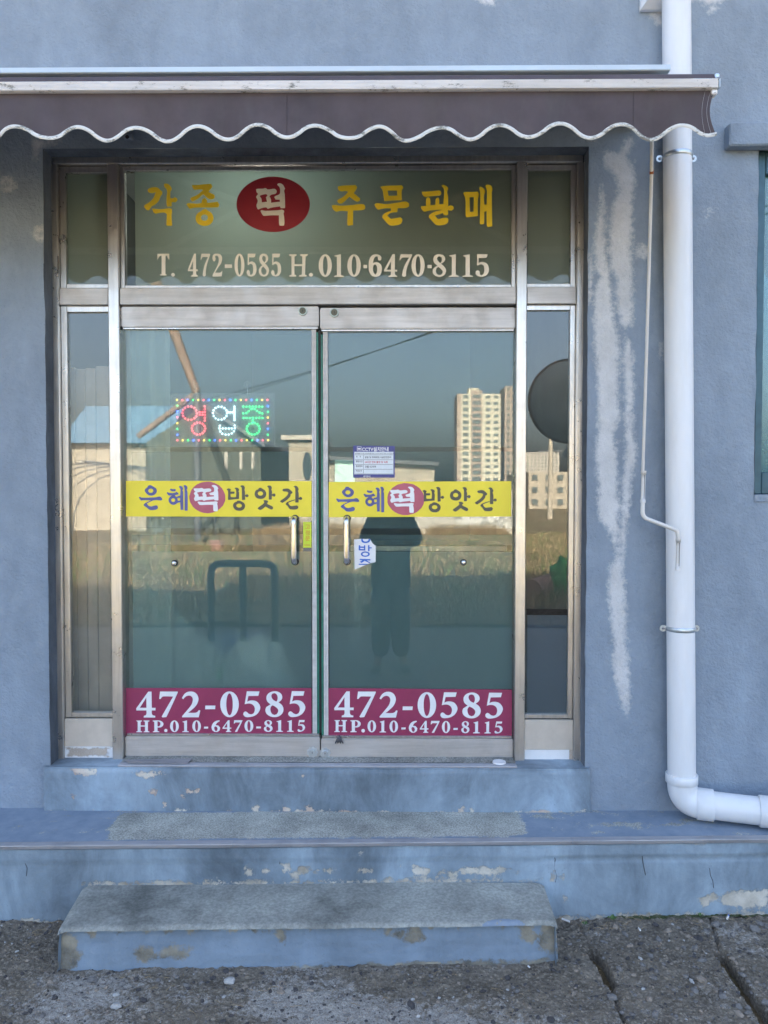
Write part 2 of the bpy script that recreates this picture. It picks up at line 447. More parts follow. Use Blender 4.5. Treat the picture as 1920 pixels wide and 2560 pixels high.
# serif digits, wide book face
SC = {
'4': [[[(310,72),(372,72),(374,372),(446,372),(444,420),(374,420),(374,480),(392,510),(440,522),(438,552),(218,552),(222,522),(258,510),(272,480),(272,420),(80,422),(76,385),(180,245)],[(272,180),(272,372),(145,372),(200,290)]]],
'7': [[[(537,75),(862,75),(866,92),(655,545),(645,553),(580,560),(562,545),(780,168),(600,166),(570,180),(548,212),(520,215),(520,200)]]],
'2': [[[(940,188),(985,115),(1040,75),(1105,63),(1170,75),(1225,120),(1252,190),(1245,250),(1205,330),(1140,395),(1055,465),(1190,463),(1228,448),(1258,412),(1284,420),(1254,548),(945,550),(940,530),(1060,390),(1120,310),(1145,230),(1140,185),(1115,152),(1075,140),(1025,152),(985,185),(968,208)]]],
'-': [[[(1378,338),(1576,338),(1570,402),(1372,404)]]],
'0': [[ell(233,280,163,228),ell(233,280,57,193)]],
'5': [[[(533,60),(755,62),(735,138),(560,142),(538,240),(580,222),(640,218),(700,234),(745,275),(770,335),(755,395),(715,450),(650,490),(560,508),(500,500),(468,465),(475,430),(502,408),(530,418),(565,448),(610,460),(650,440),(670,395),(670,345),(645,300),(600,275),(550,272),(494,284)]]],
'8': [[[(1010,48),(1075,58),(1130,95),(1150,150),(1135,200),(1082,245),(1140,290),(1168,350),(1160,420),(1120,470),(1060,500),(1000,506),(930,490),(870,445),(850,385),(865,330),(942,280),(890,235),(870,180),(880,120),(930,70)],[(1008,82),(1045,95),(1066,140),(1065,195),(1047,232),(1000,208),(970,175),(957,130),(970,95)],[(977,296),(1030,325),(1070,365),(1075,410),(1050,455),(1010,468),(970,450),(945,405),(940,350),(955,315)]]],
'H': [[[(76,85),(190,83),(190,98),(164,108),(164,178),(248,178),(248,108),(222,98),(222,83),(333,83),(333,98),(305,110),(303,285),(333,295),(333,308),(222,308),(222,294),(248,284),(248,200),(162,200),(162,284),(192,295),(192,308),(78,308),(80,294),(106,284),(108,110)]]],
'P': [[[(386,85),(490,82),(540,92),(575,120),(585,152),(570,190),(530,215),(475,218),(475,284),(508,295),(506,308),(388,308),(388,295),(416,284),(416,108),(388,98)],[(475,98),(505,102),(525,125),(528,155),(515,185),(495,197),(475,194)]]],
'.': [[ell(635,280,32,32,16)]],
'1': [[[(950,108),(1038,84),(1036,284),(1072,295),(1072,308),(944,308),(944,295),(982,284),(982,125),(955,118)]]],
'6': [[[(808,347),(812,354),(790,368),(778,386),(800,388),(815,405),(812,425),(795,438),(770,440),(750,425),(745,400),(758,370),(780,353)],[(776,395),(789,400),(795,415),(790,430),(779,434),(769,420),(767,402)]]],
}
# serif digits, narrow high-contrast face
SB = {
'4': [[[(170,95),(200,95),(200,345),(230,345),(230,375),(200,375),(202,425),(232,448),(230,460),(112,460),(114,448),(148,428),(150,375),(62,374),(60,350)],[(150,212),(150,345),(92,346)]]],
'7': [[[(292,103),(436,105),(436,120),(385,270),(362,370),(360,450),(340,466),(318,462),(308,445),(318,370),(345,270),(398,158),(320,156),(300,168),(285,198),(274,198),(280,150)]]],
'2': [[[(470,165),(478,120),(505,98),(550,92),(600,102),(630,140),(632,195),(615,250),(570,310),(515,398),(590,398),(615,390),(630,368),(638,375),(626,460),(472,462),(474,435),(520,350),(560,270),(577,205),(572,150),(552,125),(528,125),(515,140),(524,165),(522,195),(505,218),(482,212)]]],
'-': [[[(677,272),(796,272),(796,331),(677,331)]]],
'0': [[ell(920,284,84,188),ell(920,284,30,157)]],
'5': [[[(1057,105),(1190,105),(1178,155),(1160,165),(1078,165),(1076,250),(1100,235),(1135,230),(1180,260),(1202,320),(1200,400),(1170,455),(1120,474),(1065,462),(1038,420),(1042,382),(1065,365),(1088,385),(1092,415),(1095,440),(1115,448),(1140,420),(1148,350),(1140,290),(1115,268),(1085,275),(1068,290),(1055,285)]]],
'8': [[[(1325,92),(1370,105),(1395,145),(1395,195),(1370,235),(1345,252),(1385,300),(1410,355),(1400,420),(1370,460),(1325,474),(1275,460),(1245,415),(1242,355),(1265,315),(1300,285),(1262,240),(1248,185),(1260,125),(1290,98)],[(1328,127),(1353,145),(1358,180),(1353,215),(1335,240),(1307,205),(1294,165),(1307,135)],[(1312,305),(1345,340),(1368,375),(1363,415),(1345,438),(1322,444),(1297,428),(1281,385),(1288,335)]]],
'6': [[[(210,74),(250,88),(272,115),(268,145),(248,155),(230,148),(225,120),(222,102),(200,102),(178,125),(165,185),(200,176),(240,185),(268,215),(277,260),(265,320),(235,355),(195,362),(150,350),(120,305),(110,240),(112,170),(130,115),(165,82)],[(190,202),(210,222),(218,265),(212,310),(195,334),(177,315),(164,265),(170,220)]]],
'1': [[[(1120,95),(1202,80),(1202,335),(1240,345),(1240,356),(1115,356),(1115,346),(1152,335),(1152,112),(1122,105)]]],
'T': [[[(308,778),(410,778),(410,830),(398,815),(392,795),(378,793),(376,945),(388,952),(386,958),(328,958),(328,950),(342,945),(344,793),(328,796),(318,812),(305,832)]]],
'H': [[[(1403,782),(1465,782),(1465,793),(1448,800),(1448,865),(1512,865),(1512,800),(1495,793),(1495,782),(1558,782),(1556,793),(1540,800),(1535,950),(1550,957),(1548,967),(1485,967),(1487,957),(1508,950),(1510,880),(1447,880),(1447,950),(1462,957),(1460,967),(1404,967),(1405,957),(1422,950),(1422,800),(1404,793)]]],
'.': [[ell(440,952,15,15,14)]],
'm': [[[(48,210),(84,210),(84,255),(48,255)]]],
}
# brush letters of the transom: (shapes, crop) ; crop A starts at 300,400, crop B at 780,400, 3.318 units per px
HT = {
'gak': ('A', [[[(235,240),(262,228),(300,226),(318,232),(333,247),(352,262),(352,280),(338,300),(322,338),(290,370),(262,385),(240,415),(222,417),(198,390),(203,375),(240,352),(275,318),(290,285),(295,268),(275,275),(240,270),(228,255)]],
  [[(367,200),(380,196),(405,202),(428,228),(430,245),(420,262),(418,315),(440,318),(455,308),(475,320),(478,335),(462,352),(435,350),(430,352),(430,385),(395,388),(387,370),(387,310),(392,265),(385,240),(370,225)]],
  [[(265,405),(275,403),(340,408),(410,400),(430,405),(432,430),(428,460),(432,540),(425,546),(388,545),(384,538),(388,450),(370,437),(320,440),(295,447),(278,435)]]]),
'jong': ('A', [[[(597,208),(640,208),(700,202),(755,198),(770,220),(735,265),(785,290),(788,312),(765,328),(735,322),(690,285),(640,325),(600,345),(583,325),(590,312),(640,290),(690,250),(660,245),(615,248),(600,225)]],
  [[(550,368),(565,357),(640,362),(678,355),(680,330),(705,312),(722,335),(722,355),(770,352),(810,345),(826,370),(815,392),(760,395),(620,395),(575,405)]],
  [[(690,410),(712,405),(730,420),(760,440),(776,480),(765,515),(735,540),(700,547),(660,538),(632,512),(626,475),(640,445),(670,425)],ell(700,478,29,26,18)]]),
'ju': ('B', [[[(215,218),(260,212),(320,210),(360,207),(375,225),(365,250),(345,275),(400,320),(395,340),(375,348),(350,335),(310,305),(250,360),(225,360),(208,342),(215,330),(260,305),(300,265),(280,258),(235,260),(215,240)]],
  [[(162,378),(180,372),(240,378),(340,372),(400,365),(430,368),(442,388),(435,412),(400,418),(342,420),(340,540),(300,545),(292,535),(296,425),(240,422),(200,430),(175,410)]]]),
'mun': ('B', [[[(565,222),(600,215),(700,212),(745,210),(758,230),(745,255),(745,335),(690,336),(600,342),(592,290),(585,250)],[(627,255),(706,255),(706,295),(635,297)]],
  [[(518,370),(535,358),(620,365),(720,352),(780,345),(805,362),(805,385),(780,398),(712,400),(706,432),(650,440),(625,462),(655,488),(735,475),(752,495),(740,525),(710,540),(650,543),(620,520),(582,475),(590,455),(620,432),(655,420),(655,402),(600,402),(550,413),(530,395)]]]),
'pan': ('B', [[[(910,262),(940,262),(1000,258),(1060,252),(1075,275),(1060,295),(1000,300),(935,308),(915,285)]],
  [[(948,322),(965,308),(980,322),(982,375),(1022,370),(1025,325),(1045,310),(1055,325),(1055,368),(1088,365),(1095,245),(1072,215),(1090,205),(1120,222),(1132,240),(1120,265),(1128,300),(1130,385),(1150,375),(1172,385),(1175,405),(1155,422),(1128,415),(1130,450),(1115,460),(1092,455),(1085,440),(1020,462),(1045,490),(1115,478),(1133,490),(1125,520),(1095,538),(1035,540),(1010,520),(968,475),(975,455),(1010,432),(1085,412),(980,420),(930,430),(905,400),(905,382),(945,380)]]]),
'mae': ('B', [[[(1253,275),(1270,265),(1330,265),(1375,262),(1385,285),(1375,330),(1376,465),(1330,470),(1285,475),(1275,465),(1272,320)],[(1308,310),(1342,308),(1340,428),(1310,430)]],
  [[(1385,235),(1398,222),(1425,240),(1435,262),(1425,300),(1430,370),(1448,368),(1450,260),(1436,215),(1455,203),(1485,215),(1497,245),(1490,270),(1495,550),(1460,556),(1450,545),(1448,425),(1430,430),(1428,530),(1400,535),(1392,525),(1395,275)]]]),
}
DDEOK = [[[(235,360),(300,348),(480,345),(580,332),(650,365),(880,350),(950,375),(975,425),(930,475),(780,500),(710,540),(750,590),(770,650),(765,705),(1085,680),(1075,630),(930,625),(880,560),(920,535),(1040,500),(1080,470),(1090,420),(1075,320),(985,245),(1020,215),(1110,212),(1200,255),(1265,345),(1235,400),(1255,500),(1265,830),(1240,845),(1110,845),(1080,800),(760,835),(650,858),(590,825),(450,840),(310,878),(275,850),(248,770),(285,690),(290,640),(235,560),(270,515),(315,480),(260,440)],
   [(365,535),(400,515),(580,485),(645,510),(588,575),(625,680),(440,695),(425,600)]],
  [[(390,915),(430,895),(560,912),(850,905),(1060,895),(1150,885),(1225,905),(1230,935),(1210,985),(1225,1050),(1240,1200),(1230,1280),(1200,1295),(1070,1292),(1050,1250),(1045,1060),(1040,1028),(760,1028),(520,1040),(460,1015)]]]
EUN = [[[(365,105),(400,95),(450,95),(490,120),(550,150),(605,200),(622,260),(605,320),(560,370),(490,400),(420,402),(350,375),(290,315),(258,265),(275,210),(330,165),(355,135)],ell(440,260,76,62,20)],
  [[(80,455),(110,440),(170,462),(400,458),(600,450),(680,430),(730,440),(780,495),(778,530),(750,545),(620,535),(520,545),(430,580),(340,625),(320,635),(350,680),(400,715),(460,722),(530,705),(600,690),(640,715),(650,760),(620,805),(550,825),(450,832),(390,820),(330,770),(230,700),(222,675),(250,640),(340,590),(440,545),(380,540),(200,540),(150,552),(120,520)]]]
HYE = [[[(1010,215),(1035,192),(1080,210),(1160,210),(1190,235),(1165,270),(1100,280),(1040,265),(1008,240)]],
  [[(908,320),(930,298),(1000,322),(1100,325),(1160,310),(1215,290),(1265,345),(1250,372),(1160,390),(1160,405),(1195,445),(1235,420),(1310,400),(1318,210),(1300,180),(1272,140),(1300,118),(1350,122),(1395,170),(1400,210),(1385,250),(1400,290),(1400,825),(1320,830),(1308,600),(1230,620),(1180,655),(1110,678),(1040,660),(985,610),(962,545),(975,480),(1020,430),(1060,395),(975,402),(935,365)],ell(1100,537,60,54,20),[(1230,475),(1308,472),(1308,548),(1238,552)]],
  [[(1410,110),(1450,92),(1500,110),(1530,180),(1510,230),(1528,290),(1530,835),(1520,850),(1450,850),(1442,830),(1440,200),(1435,165)]]]
BANG = [[[(50,142),(95,125),(135,145),(138,160),(125,170),(130,190),(200,188),(212,210),(200,232),(130,235),(130,280),(140,298),(225,298),(238,285),(238,160),(208,120),(240,110),(285,125),(300,155),(290,185),(300,210),(297,335),(180,345),(85,355),(78,340),(78,180)]],
  [[(320,80),(355,65),(395,75),(418,118),(408,145),(415,180),(418,260),(440,245),(470,242),(490,270),(470,300),(440,298),(418,280),(420,350),(360,358),(356,340),(352,130),(345,105)]],
  [[(262,372),(295,368),(340,380),(395,415),(418,465),(400,525),(355,560),(295,568),(235,555),(190,510),(178,460),(200,410),(250,385)],ell(298,466,55,40,20)]]
AT = [[[(685,122),(725,113),(765,135),(810,165),(835,220),(825,280),(780,325),(715,335),(650,318),(612,275),(606,220),(630,165),(680,140)],ell(720,227,52,43,20)],
  [[(853,82),(890,68),(930,80),(950,120),(935,145),(948,180),(948,245),(975,228),(1005,228),(1022,258),(1000,290),(975,285),(948,268),(945,345),(890,350),(885,330),(885,140),(875,110)]],
  [[(778,362),(820,358),(860,370),(875,395),(850,415),(860,435),(960,485),(972,515),(955,542),(920,540),(820,485),(750,540),(710,555),(660,525),(680,500),(770,435),(795,405)]]]
GAN = [[[(1152,165),(1165,138),(1230,128),(1280,135),(1320,165),(1355,200),(1345,225),(1320,240),(1310,280),(1270,330),(1200,385),(1150,415),(1102,382),(1130,358),(1200,310),(1250,260),(1272,215),(1250,195),(1180,185)]],
  [[(1370,92),(1410,72),(1450,90),(1478,140),(1465,175),(1475,220),(1478,315),(1505,295),(1535,300),(1548,330),(1525,352),(1495,350),(1476,340),(1474,405),(1410,405),(1408,380),(1408,130),(1395,105)]],
  [[(1404,345),(1404,360),(1330,385),(1270,410),(1290,450),(1325,475),(1380,470),(1440,462),(1470,490),(1455,525),(1420,542),(1310,540),(1285,520),(1255,475),(1215,440),(1235,405),(1310,370)]]]

def shape_bbox(shapes):
    xs, ys = [], []
    for sh in shapes:
        c = sh[0]; pts = c[1] if isinstance(c, tuple) else c
        xs += [p[0] for p in pts]; ys += [p[1] for p in pts]
    return min(xs), max(xs), min(ys), max(ys)
def glyph_in(name, shapes, U0, U1, V0, V1, y, mat, parent, bb=None, thick=0.0006, corner=48, slant=0.0):
    """fit a glyph's own box into the place's box seen at U0..U1, V0..V1 on plane y"""
    b = bb or shape_bbox(shapes)
    a = atY(U0, V0, y); c = atY(U1, V1, y)
    def f(u, v):
        s = (u - b[0]) / (b[1] - b[0]); t = (v - b[2]) / (b[3] - b[2])
        return (a.x + (c.x - a.x) * s, a.z + (c.z - a.z) * t)
    return shapes_mesh(name, shapes, f, y, mat, parent, thick, corner)
def font_text(name, body, size, loc, mat, parent, align='LEFT', bold=0.0, sx=1.0):
    """flat print in the program's own built-in letters"""
    cu = bpy.data.curves.new('t', 'FONT'); cu.body = body; cu.size = size; cu.align_x = align
    cu.offset = bold * size * 0.016; cu.resolution_u = 3
    tmp = bpy.data.objects.new('t', cu); me = bpy.data.meshes.new_from_object(tmp)
    bpy.data.objects.remove(tmp); bpy.data.curves.remove(cu)
    if len(me.vertices) == 0: return None
    me.transform(Matrix.Rotation(R(90), 4, 'X') @ Matrix.Diagonal((sx, 1, 1, 1)))
    me.materials.clear(); me.materials.append(mat)
    me.name = name
    return link(bpy.data.objects.new(name, me), parent, Vector(loc))

# ---------------------------------------------------------------- masks for worn paint
def sdf(px, pz, polys):
    """signed distance, positive inside any polygon"""
    best = np.full(px.shape, -1.0)
    for poly in polys:
        P = np.array(poly, float); n = len(P)
        d2 = np.full(px.shape, 1e9); inside = np.zeros(px.shape, bool)
        for i in range(n):
            x0, z0 = P[i]; x1, z1 = P[(i + 1) % n]
            dx, dz = x1 - x0, z1 - z0
            L = dx * dx + dz * dz + 1e-12
            t = np.clip(((px - x0) * dx + (pz - z0) * dz) / L, 0, 1)
            d2 = np.minimum(d2, (px - x0 - t * dx) ** 2 + (pz - z0 - t * dz) ** 2)
            c = ((z0 > pz) != (z1 > pz)) & (px < (x1 - x0) * (pz - z0) / (z1 - z0 + 1e-12) + x0)
            inside ^= c
        d = np.sqrt(d2) * np.where(inside, 1, -1)
        best = np.maximum(best, d)
    return best
def grid_obj(name, us, vs, fpos, mat, parent=None, attr=None, skip=None, flip=False, smooth=True):
    """grid over us x vs; fpos(U,V)->x,y,z arrays; skip(ucentre,vcentre)->bool array of cells left open"""
    U, Vv = np.meshgrid(us, vs); x, y, z = fpos(U, Vv)
    nu, nv = len(us), len(vs)
    co = np.stack([x.ravel(), y.ravel(), z.ravel()], 1)
    lo, hi = co.min(0), co.max(0); org = Vector(((lo[0] + hi[0]) / 2, (lo[1] + hi[1]) / 2, lo[2]))
    co = co - np.array(org)
    i = np.arange(nu * nv).reshape(nv, nu)
    q = np.stack([i[:-1, :-1], i[:-1, 1:], i[1:, 1:], i[1:, :-1]], -1)
    if skip is not None:
        uc = (U[:-1, :-1] + U[1:, 1:]) / 2; vc = (Vv[:-1, :-1] + Vv[1:, 1:]) / 2
        q = q[~skip(uc, vc)]
    q = q.reshape(-1, 4)
    if flip: q = q[:, ::-1]
    me = bpy.data.meshes.new(name)
    me.vertices.add(nu * nv); me.vertices.foreach_set('co', co.astype(np.float32).ravel())
    me.loops.add(len(q) * 4); me.loops.foreach_set('vertex_index', q.astype(np.int32).ravel())
    me.polygons.add(len(q)); me.polygons.foreach_set('loop_start', np.arange(0, len(q) * 4, 4, dtype=np.int32))
    me.polygons.foreach_set('loop_total', np.full(len(q), 4, dtype=np.int32))
    me.polygons.foreach_set('use_smooth', np.full(len(q), smooth))
    if attr is not None:
        a = me.attributes.new('peel', 'FLOAT', 'POINT')
        a.data.foreach_set('value', attr(U, Vv).astype(np.float32).ravel())
    me.materials.append(mat); me.update(calc_edges=True)
    return link(bpy.data.objects.new(name, me), parent, org)
def npnoise(x, y, seed=0, octs=4, rough=0.5):
    """cheap value noise on arrays"""
    out = np.zeros(x.shape); amp = 1.0; tot = 0
    for o in range(octs):
        xi = np.floor(x).astype(int); yi = np.floor(y).astype(int); xf = x - xi; yf = y - yi
        sx = xf * xf * (3 - 2 * xf); sy = yf * yf * (3 - 2 * yf)
        def h(a, b):
            n = (a * 374761393 + b * 668265263 + (seed + o) * 1274126177) & 0x7fffffff
            n = (n ^ (n >> 13)) * 1103515245 & 0x7fffffff
            return ((n ^ (n >> 16)) & 0xffff) / 65535.0
        v = (h(xi, yi) * (1 - sx) + h(xi + 1, yi) * sx) * (1 - sy) + (h(xi, yi + 1) * (1 - sx) + h(xi + 1, yi + 1) * sx) * sy
        out += v * amp; tot += amp; amp *= rough; x = x * 2.03 + 7.1; y = y * 2.03 + 3.7
    return out / tot - 0.5

# ================================================================ THE BUILDING
YW = -0.08            # face of the wall; the frame stands at 0
DX0, DX1 = X(116, 1100, YW), X(1467, 1100, YW)
DZ0, DZ1 = 0.4975, Z(369, YW)
WX0 = X(1891, 800, YW); WX1 = WX0 + 1.1; WZ0 = Z(1238, YW); WZ1 = Z(372, YW)
building = thing('shop_building', 'blue-grey stucco building that carries the awning, the glass doors and the downpipe', 'building', (0, 1.0, 0))
WA = lambda pts, ox, oy, s: [(lambda p: (p.x, p.z))(atY(ox + a / s, oy + b / s, YW)) for a, b in pts]
A1 = [(235,245),(330,262),(370,220),(400,150),(440,140),(458,180),(420,240),(400,300),(440,350),(466,430),(450,600),(440,750),(440,1000),(450,1300),(452,1500),(440,1620),(380,1650),(360,1600),(335,1500),(322,1380),(325,1230),(272,1170),(262,1050),(275,850),(300,650),(335,580),(328,480),(300,430),(240,370),(220,320)]
A2 = [(205,520),(215,700),(222,900),(240,1050),(262,1200),(290,1400),(300,1600),(335,1720),(335,2196),(345,2350),(300,2480),(322,2600),(330,2850),(342,3100),(335,3400),(330,3520),(290,3350),(240,3220),(185,3170),(165,3040),(182,2900),(160,2780),(155,2600),(170,2450),(180,2200),(160,1900),(140,1600),(150,1350),(200,1235),(170,1190),(150,1040),(160,900),(190,700)]
A3 = [(385,1700),(430,1760),(450,1900),(455,2150),(448,2300),(455,2430),(466,2530),(474,2640),(440,2850),(420,3100),(400,3300),(375,3550),(405,3800),(410,4150),(430,4280),(430,4430),(440,4580),(400,4740),(350,4620),(310,4490),(280,4340),(290,4140),(262,3900),(245,3750),(262,3500),(340,3450),(345,3300),(362,3000),(370,2800),(400,2620),(388,2530),(388,2400),(392,2200),(372,1900)]
peels = [WA(p, 1440, 300, 3.16) for p in (A1, A2, A3)]
def ring_poly(U, V, r, n=14): return [(lambda p: (p.x, p.z))(atY(U + r * math.cos(k * 2 * math.pi / n), V + r * 1.15 * math.sin(k * 2 * math.pi / n), YW)) for k in range(n)]
rings = [(20, 462, 17), (103, 585, 16), (1607, 628, 13)]
extra = [ [(80,345),(108,352),(118,362),(100,368),(98,385),(90,402),(84,390),(82,365)], [(118,350),(150,345),(150,352),(122,362)],
  [(1722,0),(1745,4),(1772,12),(1795,2),(1820,-6),(1820,-20),(1722,-20)], [(1624,28),(1652,28),(1656,60),(1640,58),(1628,45)],
  [(1190,-10),(1230,-12),(1238,12),(1200,8)], [(1786,10),(1796,22),(1770,32),(1776,20)],
  [(1650,860),(1656,860),(1655,900),(1650,895)], [(1470,690),(1476,640),(1480,650),(1478,740),(1470,760)] ]
extra = [[(lambda p: (p.x, p.z))(atY(a, b, YW)) for a, b in e] for e in extra]
faint = [[(lambda p: (p.x, p.z))(atY(a, b, YW)) for a, b in e] for e in
  [[(1752,510),(1800,505),(1815,540),(1780,560),(1745,560)], [(1480,375),(1600,372),(1610,400),(1560,410),(1490,392)]]]
def wall_attr(x, z):
    m = (x > -2.2) & (x < 2.2) & (z > -0.2) & (z < 4.4)
    v = np.full(x.shape, -0.2)
    xs, zs = x[m], z[m]
    s = sdf(xs, zs, peels + extra)
    s = np.where(zs < 1.75, s - 0.003 - np.clip(1.75 - zs, 0, 1) * 0.005, s - 0.001)
    for U, V, r in rings:
        c = atY(U, V, YW); rr = r * 3.28 / FPX
        d = np.hypot(xs - c.x, zs - c.z); s = np.maximum(s, 0.009 - np.abs(d - rr * 0.72))
    s = np.maximum(s, sdf(xs, zs, faint) * 0.3 - 0.022)
    v[m] = np.clip(s, -0.2, 0.2)
    return v
def spans(pts, fine):
    out = []
    for a, b in zip(pts, pts[1:]):
        n = max(1, int(round((b - a) / fine))); out += list(np.linspace(a, b, n, endpoint=False))
    return out + [pts[-1]]
def clean(a): return np.array(sorted(set(round(float(v), 5) for v in a)))
GX = clean([-10, -7, -4, -2.8] + spans([-2.0, DX0, DX1, WX0, 2.2], 0.0125) + [WX1, 4, 7, 10])
GZ = clean([-0.3, 0.0] + spans([0.25, DZ0, WZ0, WZ1, DZ1, 4.0], 0.0125) + [4.6, 5.3])
def wall_pos(x, z):
    y = np.full(x.shape, YW)
    m = (np.abs(x) < 2.3) & (z < 4.2)
    d = npnoise(x * 2.2, z * 2.2, 3, 4) * 0.012 + npnoise(x * 16, z * 16, 9, 3, 0.6) * 0.004
    edge = (np.abs(x - DX0) < 0.004) | (np.abs(x - DX1) < 0.004) | (np.abs(z - DZ1) < 0.004) | (np.abs(x - WX0) < .004)
    wob = np.where(edge, npnoise(x * 3 + 5, z * 7, 21, 4) * 0.010, 0)
    return x + wob * (np.abs(z - DZ1) > 0.004), y + np.where(m, d, 0), z
wall = grid_obj('wall', GX, GZ, wall_pos, M['stucco'], building, attr=wall_attr,
    skip=lambda x, z: ((x > DX0) & (x < DX1) & (z > DZ0) & (z < DZ1)) | ((x > WX0) & (x < WX1) & (z > WZ0) & (z < WZ1)))
# the reveals of the door opening
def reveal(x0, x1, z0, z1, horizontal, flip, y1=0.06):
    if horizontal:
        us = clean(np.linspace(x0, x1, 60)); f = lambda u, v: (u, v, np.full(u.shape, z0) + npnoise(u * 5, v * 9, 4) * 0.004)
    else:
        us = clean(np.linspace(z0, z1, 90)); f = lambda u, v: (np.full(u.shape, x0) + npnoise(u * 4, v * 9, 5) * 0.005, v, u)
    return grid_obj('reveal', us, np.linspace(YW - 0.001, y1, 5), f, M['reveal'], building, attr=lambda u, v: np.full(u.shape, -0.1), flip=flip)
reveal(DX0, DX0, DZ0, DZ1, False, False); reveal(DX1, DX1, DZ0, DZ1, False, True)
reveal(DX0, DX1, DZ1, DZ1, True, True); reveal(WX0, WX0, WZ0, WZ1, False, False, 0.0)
# upper storey, side walls, roofs: what casts the long shade on the ground in front
bm = bmesh.new()
add_box(bm, -2.8, 10, YW, 0.1, 5.3, 6.75, 0); add_box(bm, -2.8, 10, 0.1, 9, 6.5, 6.7, 0)
bm_obj('parapet', bm, M['stucco'], building)
box('roof_slab', -10, -2.8, YW + 0.002, 9, 5.3, 5.45, M['step_top'], building, 0)
bm = bmesh.new(); add_box(bm, -10, -9.8, 0.1, 9, -0.3, 5.3, 0); add_box(bm, 9.8, 10, 0.1, 9, -0.3, 6.5, 0); add_box(bm, -10, 10, 9, 9.2, -0.3, 5.3, 0); add_box(bm, -2.8, 10, 9, 9.2, 5.3, 6.5, 0)
add_box(bm, -2.8, -2.6, 0.1, 9, 5.45, 6.5, 0)
bm_obj('outer_wall', bm, M['stucco'], building)
# small lintel slab over the right window
lx0 = X(1825, 335, YW - 0.055)
us = clean(np.linspace(0, 1, 60)); 
bm = bmesh.new(); add_box(bm, lx0, WX1 + 0.2, YW - 0.055, YW - 0.0, Z(366, YW - 0.055), Z(307, YW - 0.055), 0.006)
bmesh.ops.subdivide_edges(bm, edges=[e for e in bm.edges if e.calc_length() > 0.3], cuts=40, use_grid_fill=True)
for v in bm.verts: v.co += Vector((npnoise(np.array([v.co.x * 9]), np.array([v.co.z * 30]))[0], 0, npnoise(np.array([v.co.x * 8 + 3]), np.array([v.co.y * 30]))[0])) * 0.008
lint = bm_obj('lintel_slab', bm, M['stucco'], building)
# right window
wf = box('window_frame', WX0 + 0.003, WX0 + 0.045, -0.05, 0.0, WZ0 + 0.005, WZ1 - 0.003, plain('teal_aluminium', (0.045, 0.10, 0.13), 0.4, 0.3, 0.2, 20), building, 0.003)
M['teal'] = bpy.data.materials['teal_aluminium']
box('window_frame', WX0 + 0.046, WX1, -0.05, 0.0, WZ0 + 0.005, WZ0 + 0.098, M['teal'], building, 0.003)
box('window_frame', WX0 + 0.046, WX1, -0.05, 0.0, WZ1 - 0.10, WZ1 - 0.003, M['teal'], building, 0.003)
box('window_pane', WX0 + 0.046, WX1, -0.025, -0.019, WZ0 + 0.099, WZ1 - 0.101, M['glass_blue'], wf, 0)
box('window_sill', WX0 - 0.0, WX1 + 0.1, YW - 0.004, 0.02, WZ0 - 0.03, WZ0 + 0.003, M['stucco'], building, 0.004)
# inside: floor, walls and ceiling of the shop
dark = plain('shop_interior', (0.10, 0.11, 0.10), 0.9, 0, 0.2, 3)
box('interior_floor', -2.6, 3.2, 0.10, 5.0, 0.42, 0.47, dark, building, 0)
box('interior_ceiling', -2.6, 3.2, 0.10, 5.0, 3.4, 3.45, plain('ceiling_paint', (0.45, 0.46, 0.43), 0.9, 0, 0.1, 2), building, 0)
box('interior_back_wall', -2.6, 3.2, 5.0, 5.05, 0.47, 3.4, plain('interior_paint', (0.12, 0.15, 0.15), 0.9, 0, 0.3, 1.5), building, 0)
box('interior_side_wall', -2.65, -2.6, 0.10, 5.0, 0.47, 3.4, dark, building, 0)
box('interior_side_wall', 3.2, 3.25, 0.10, 5.0, 0.47, 3.4, dark, building, 0)
box('interior_partition', DX1 + 0.02, DX1 + 0.06, 0.10, 5.0, 0.47, 3.4, dark, building, 0)
box('interior_partition', DX0 - 0.06, DX0 - 0.02, 0.10, 5.0, 0.47, 3.4, dark, building, 0)
lx_ = X(640, 440, 0.2)
lamp = thing('ceiling_lamp', 'glowing lamp tube seen as a soft bright spot behind the frosted transom glass', 'lamp', (lx_, 0.42, 3.0))
em = bpy.data.materials.new('lamp_glow'); em.use_nodes = True
em.node_tree.nodes['Principled BSDF'].inputs['Emission Color'].default_value = (0.97, 1, 0.96, 1)
em.node_tree.nodes['Principled BSDF'].inputs['Emission Strength'].default_value = 12.0
tube('lamp_tube', [(lx_ - 0.17, 0.42, 3.0), (lx_ + 0.17, 0.42, 3.0)], 0.018, em, lamp, 14)
box('lamp_cord', lx_ - 0.003, lx_ + 0.003, 0.417, 0.423, 3.02, 3.399, M['white'], lamp, 0)

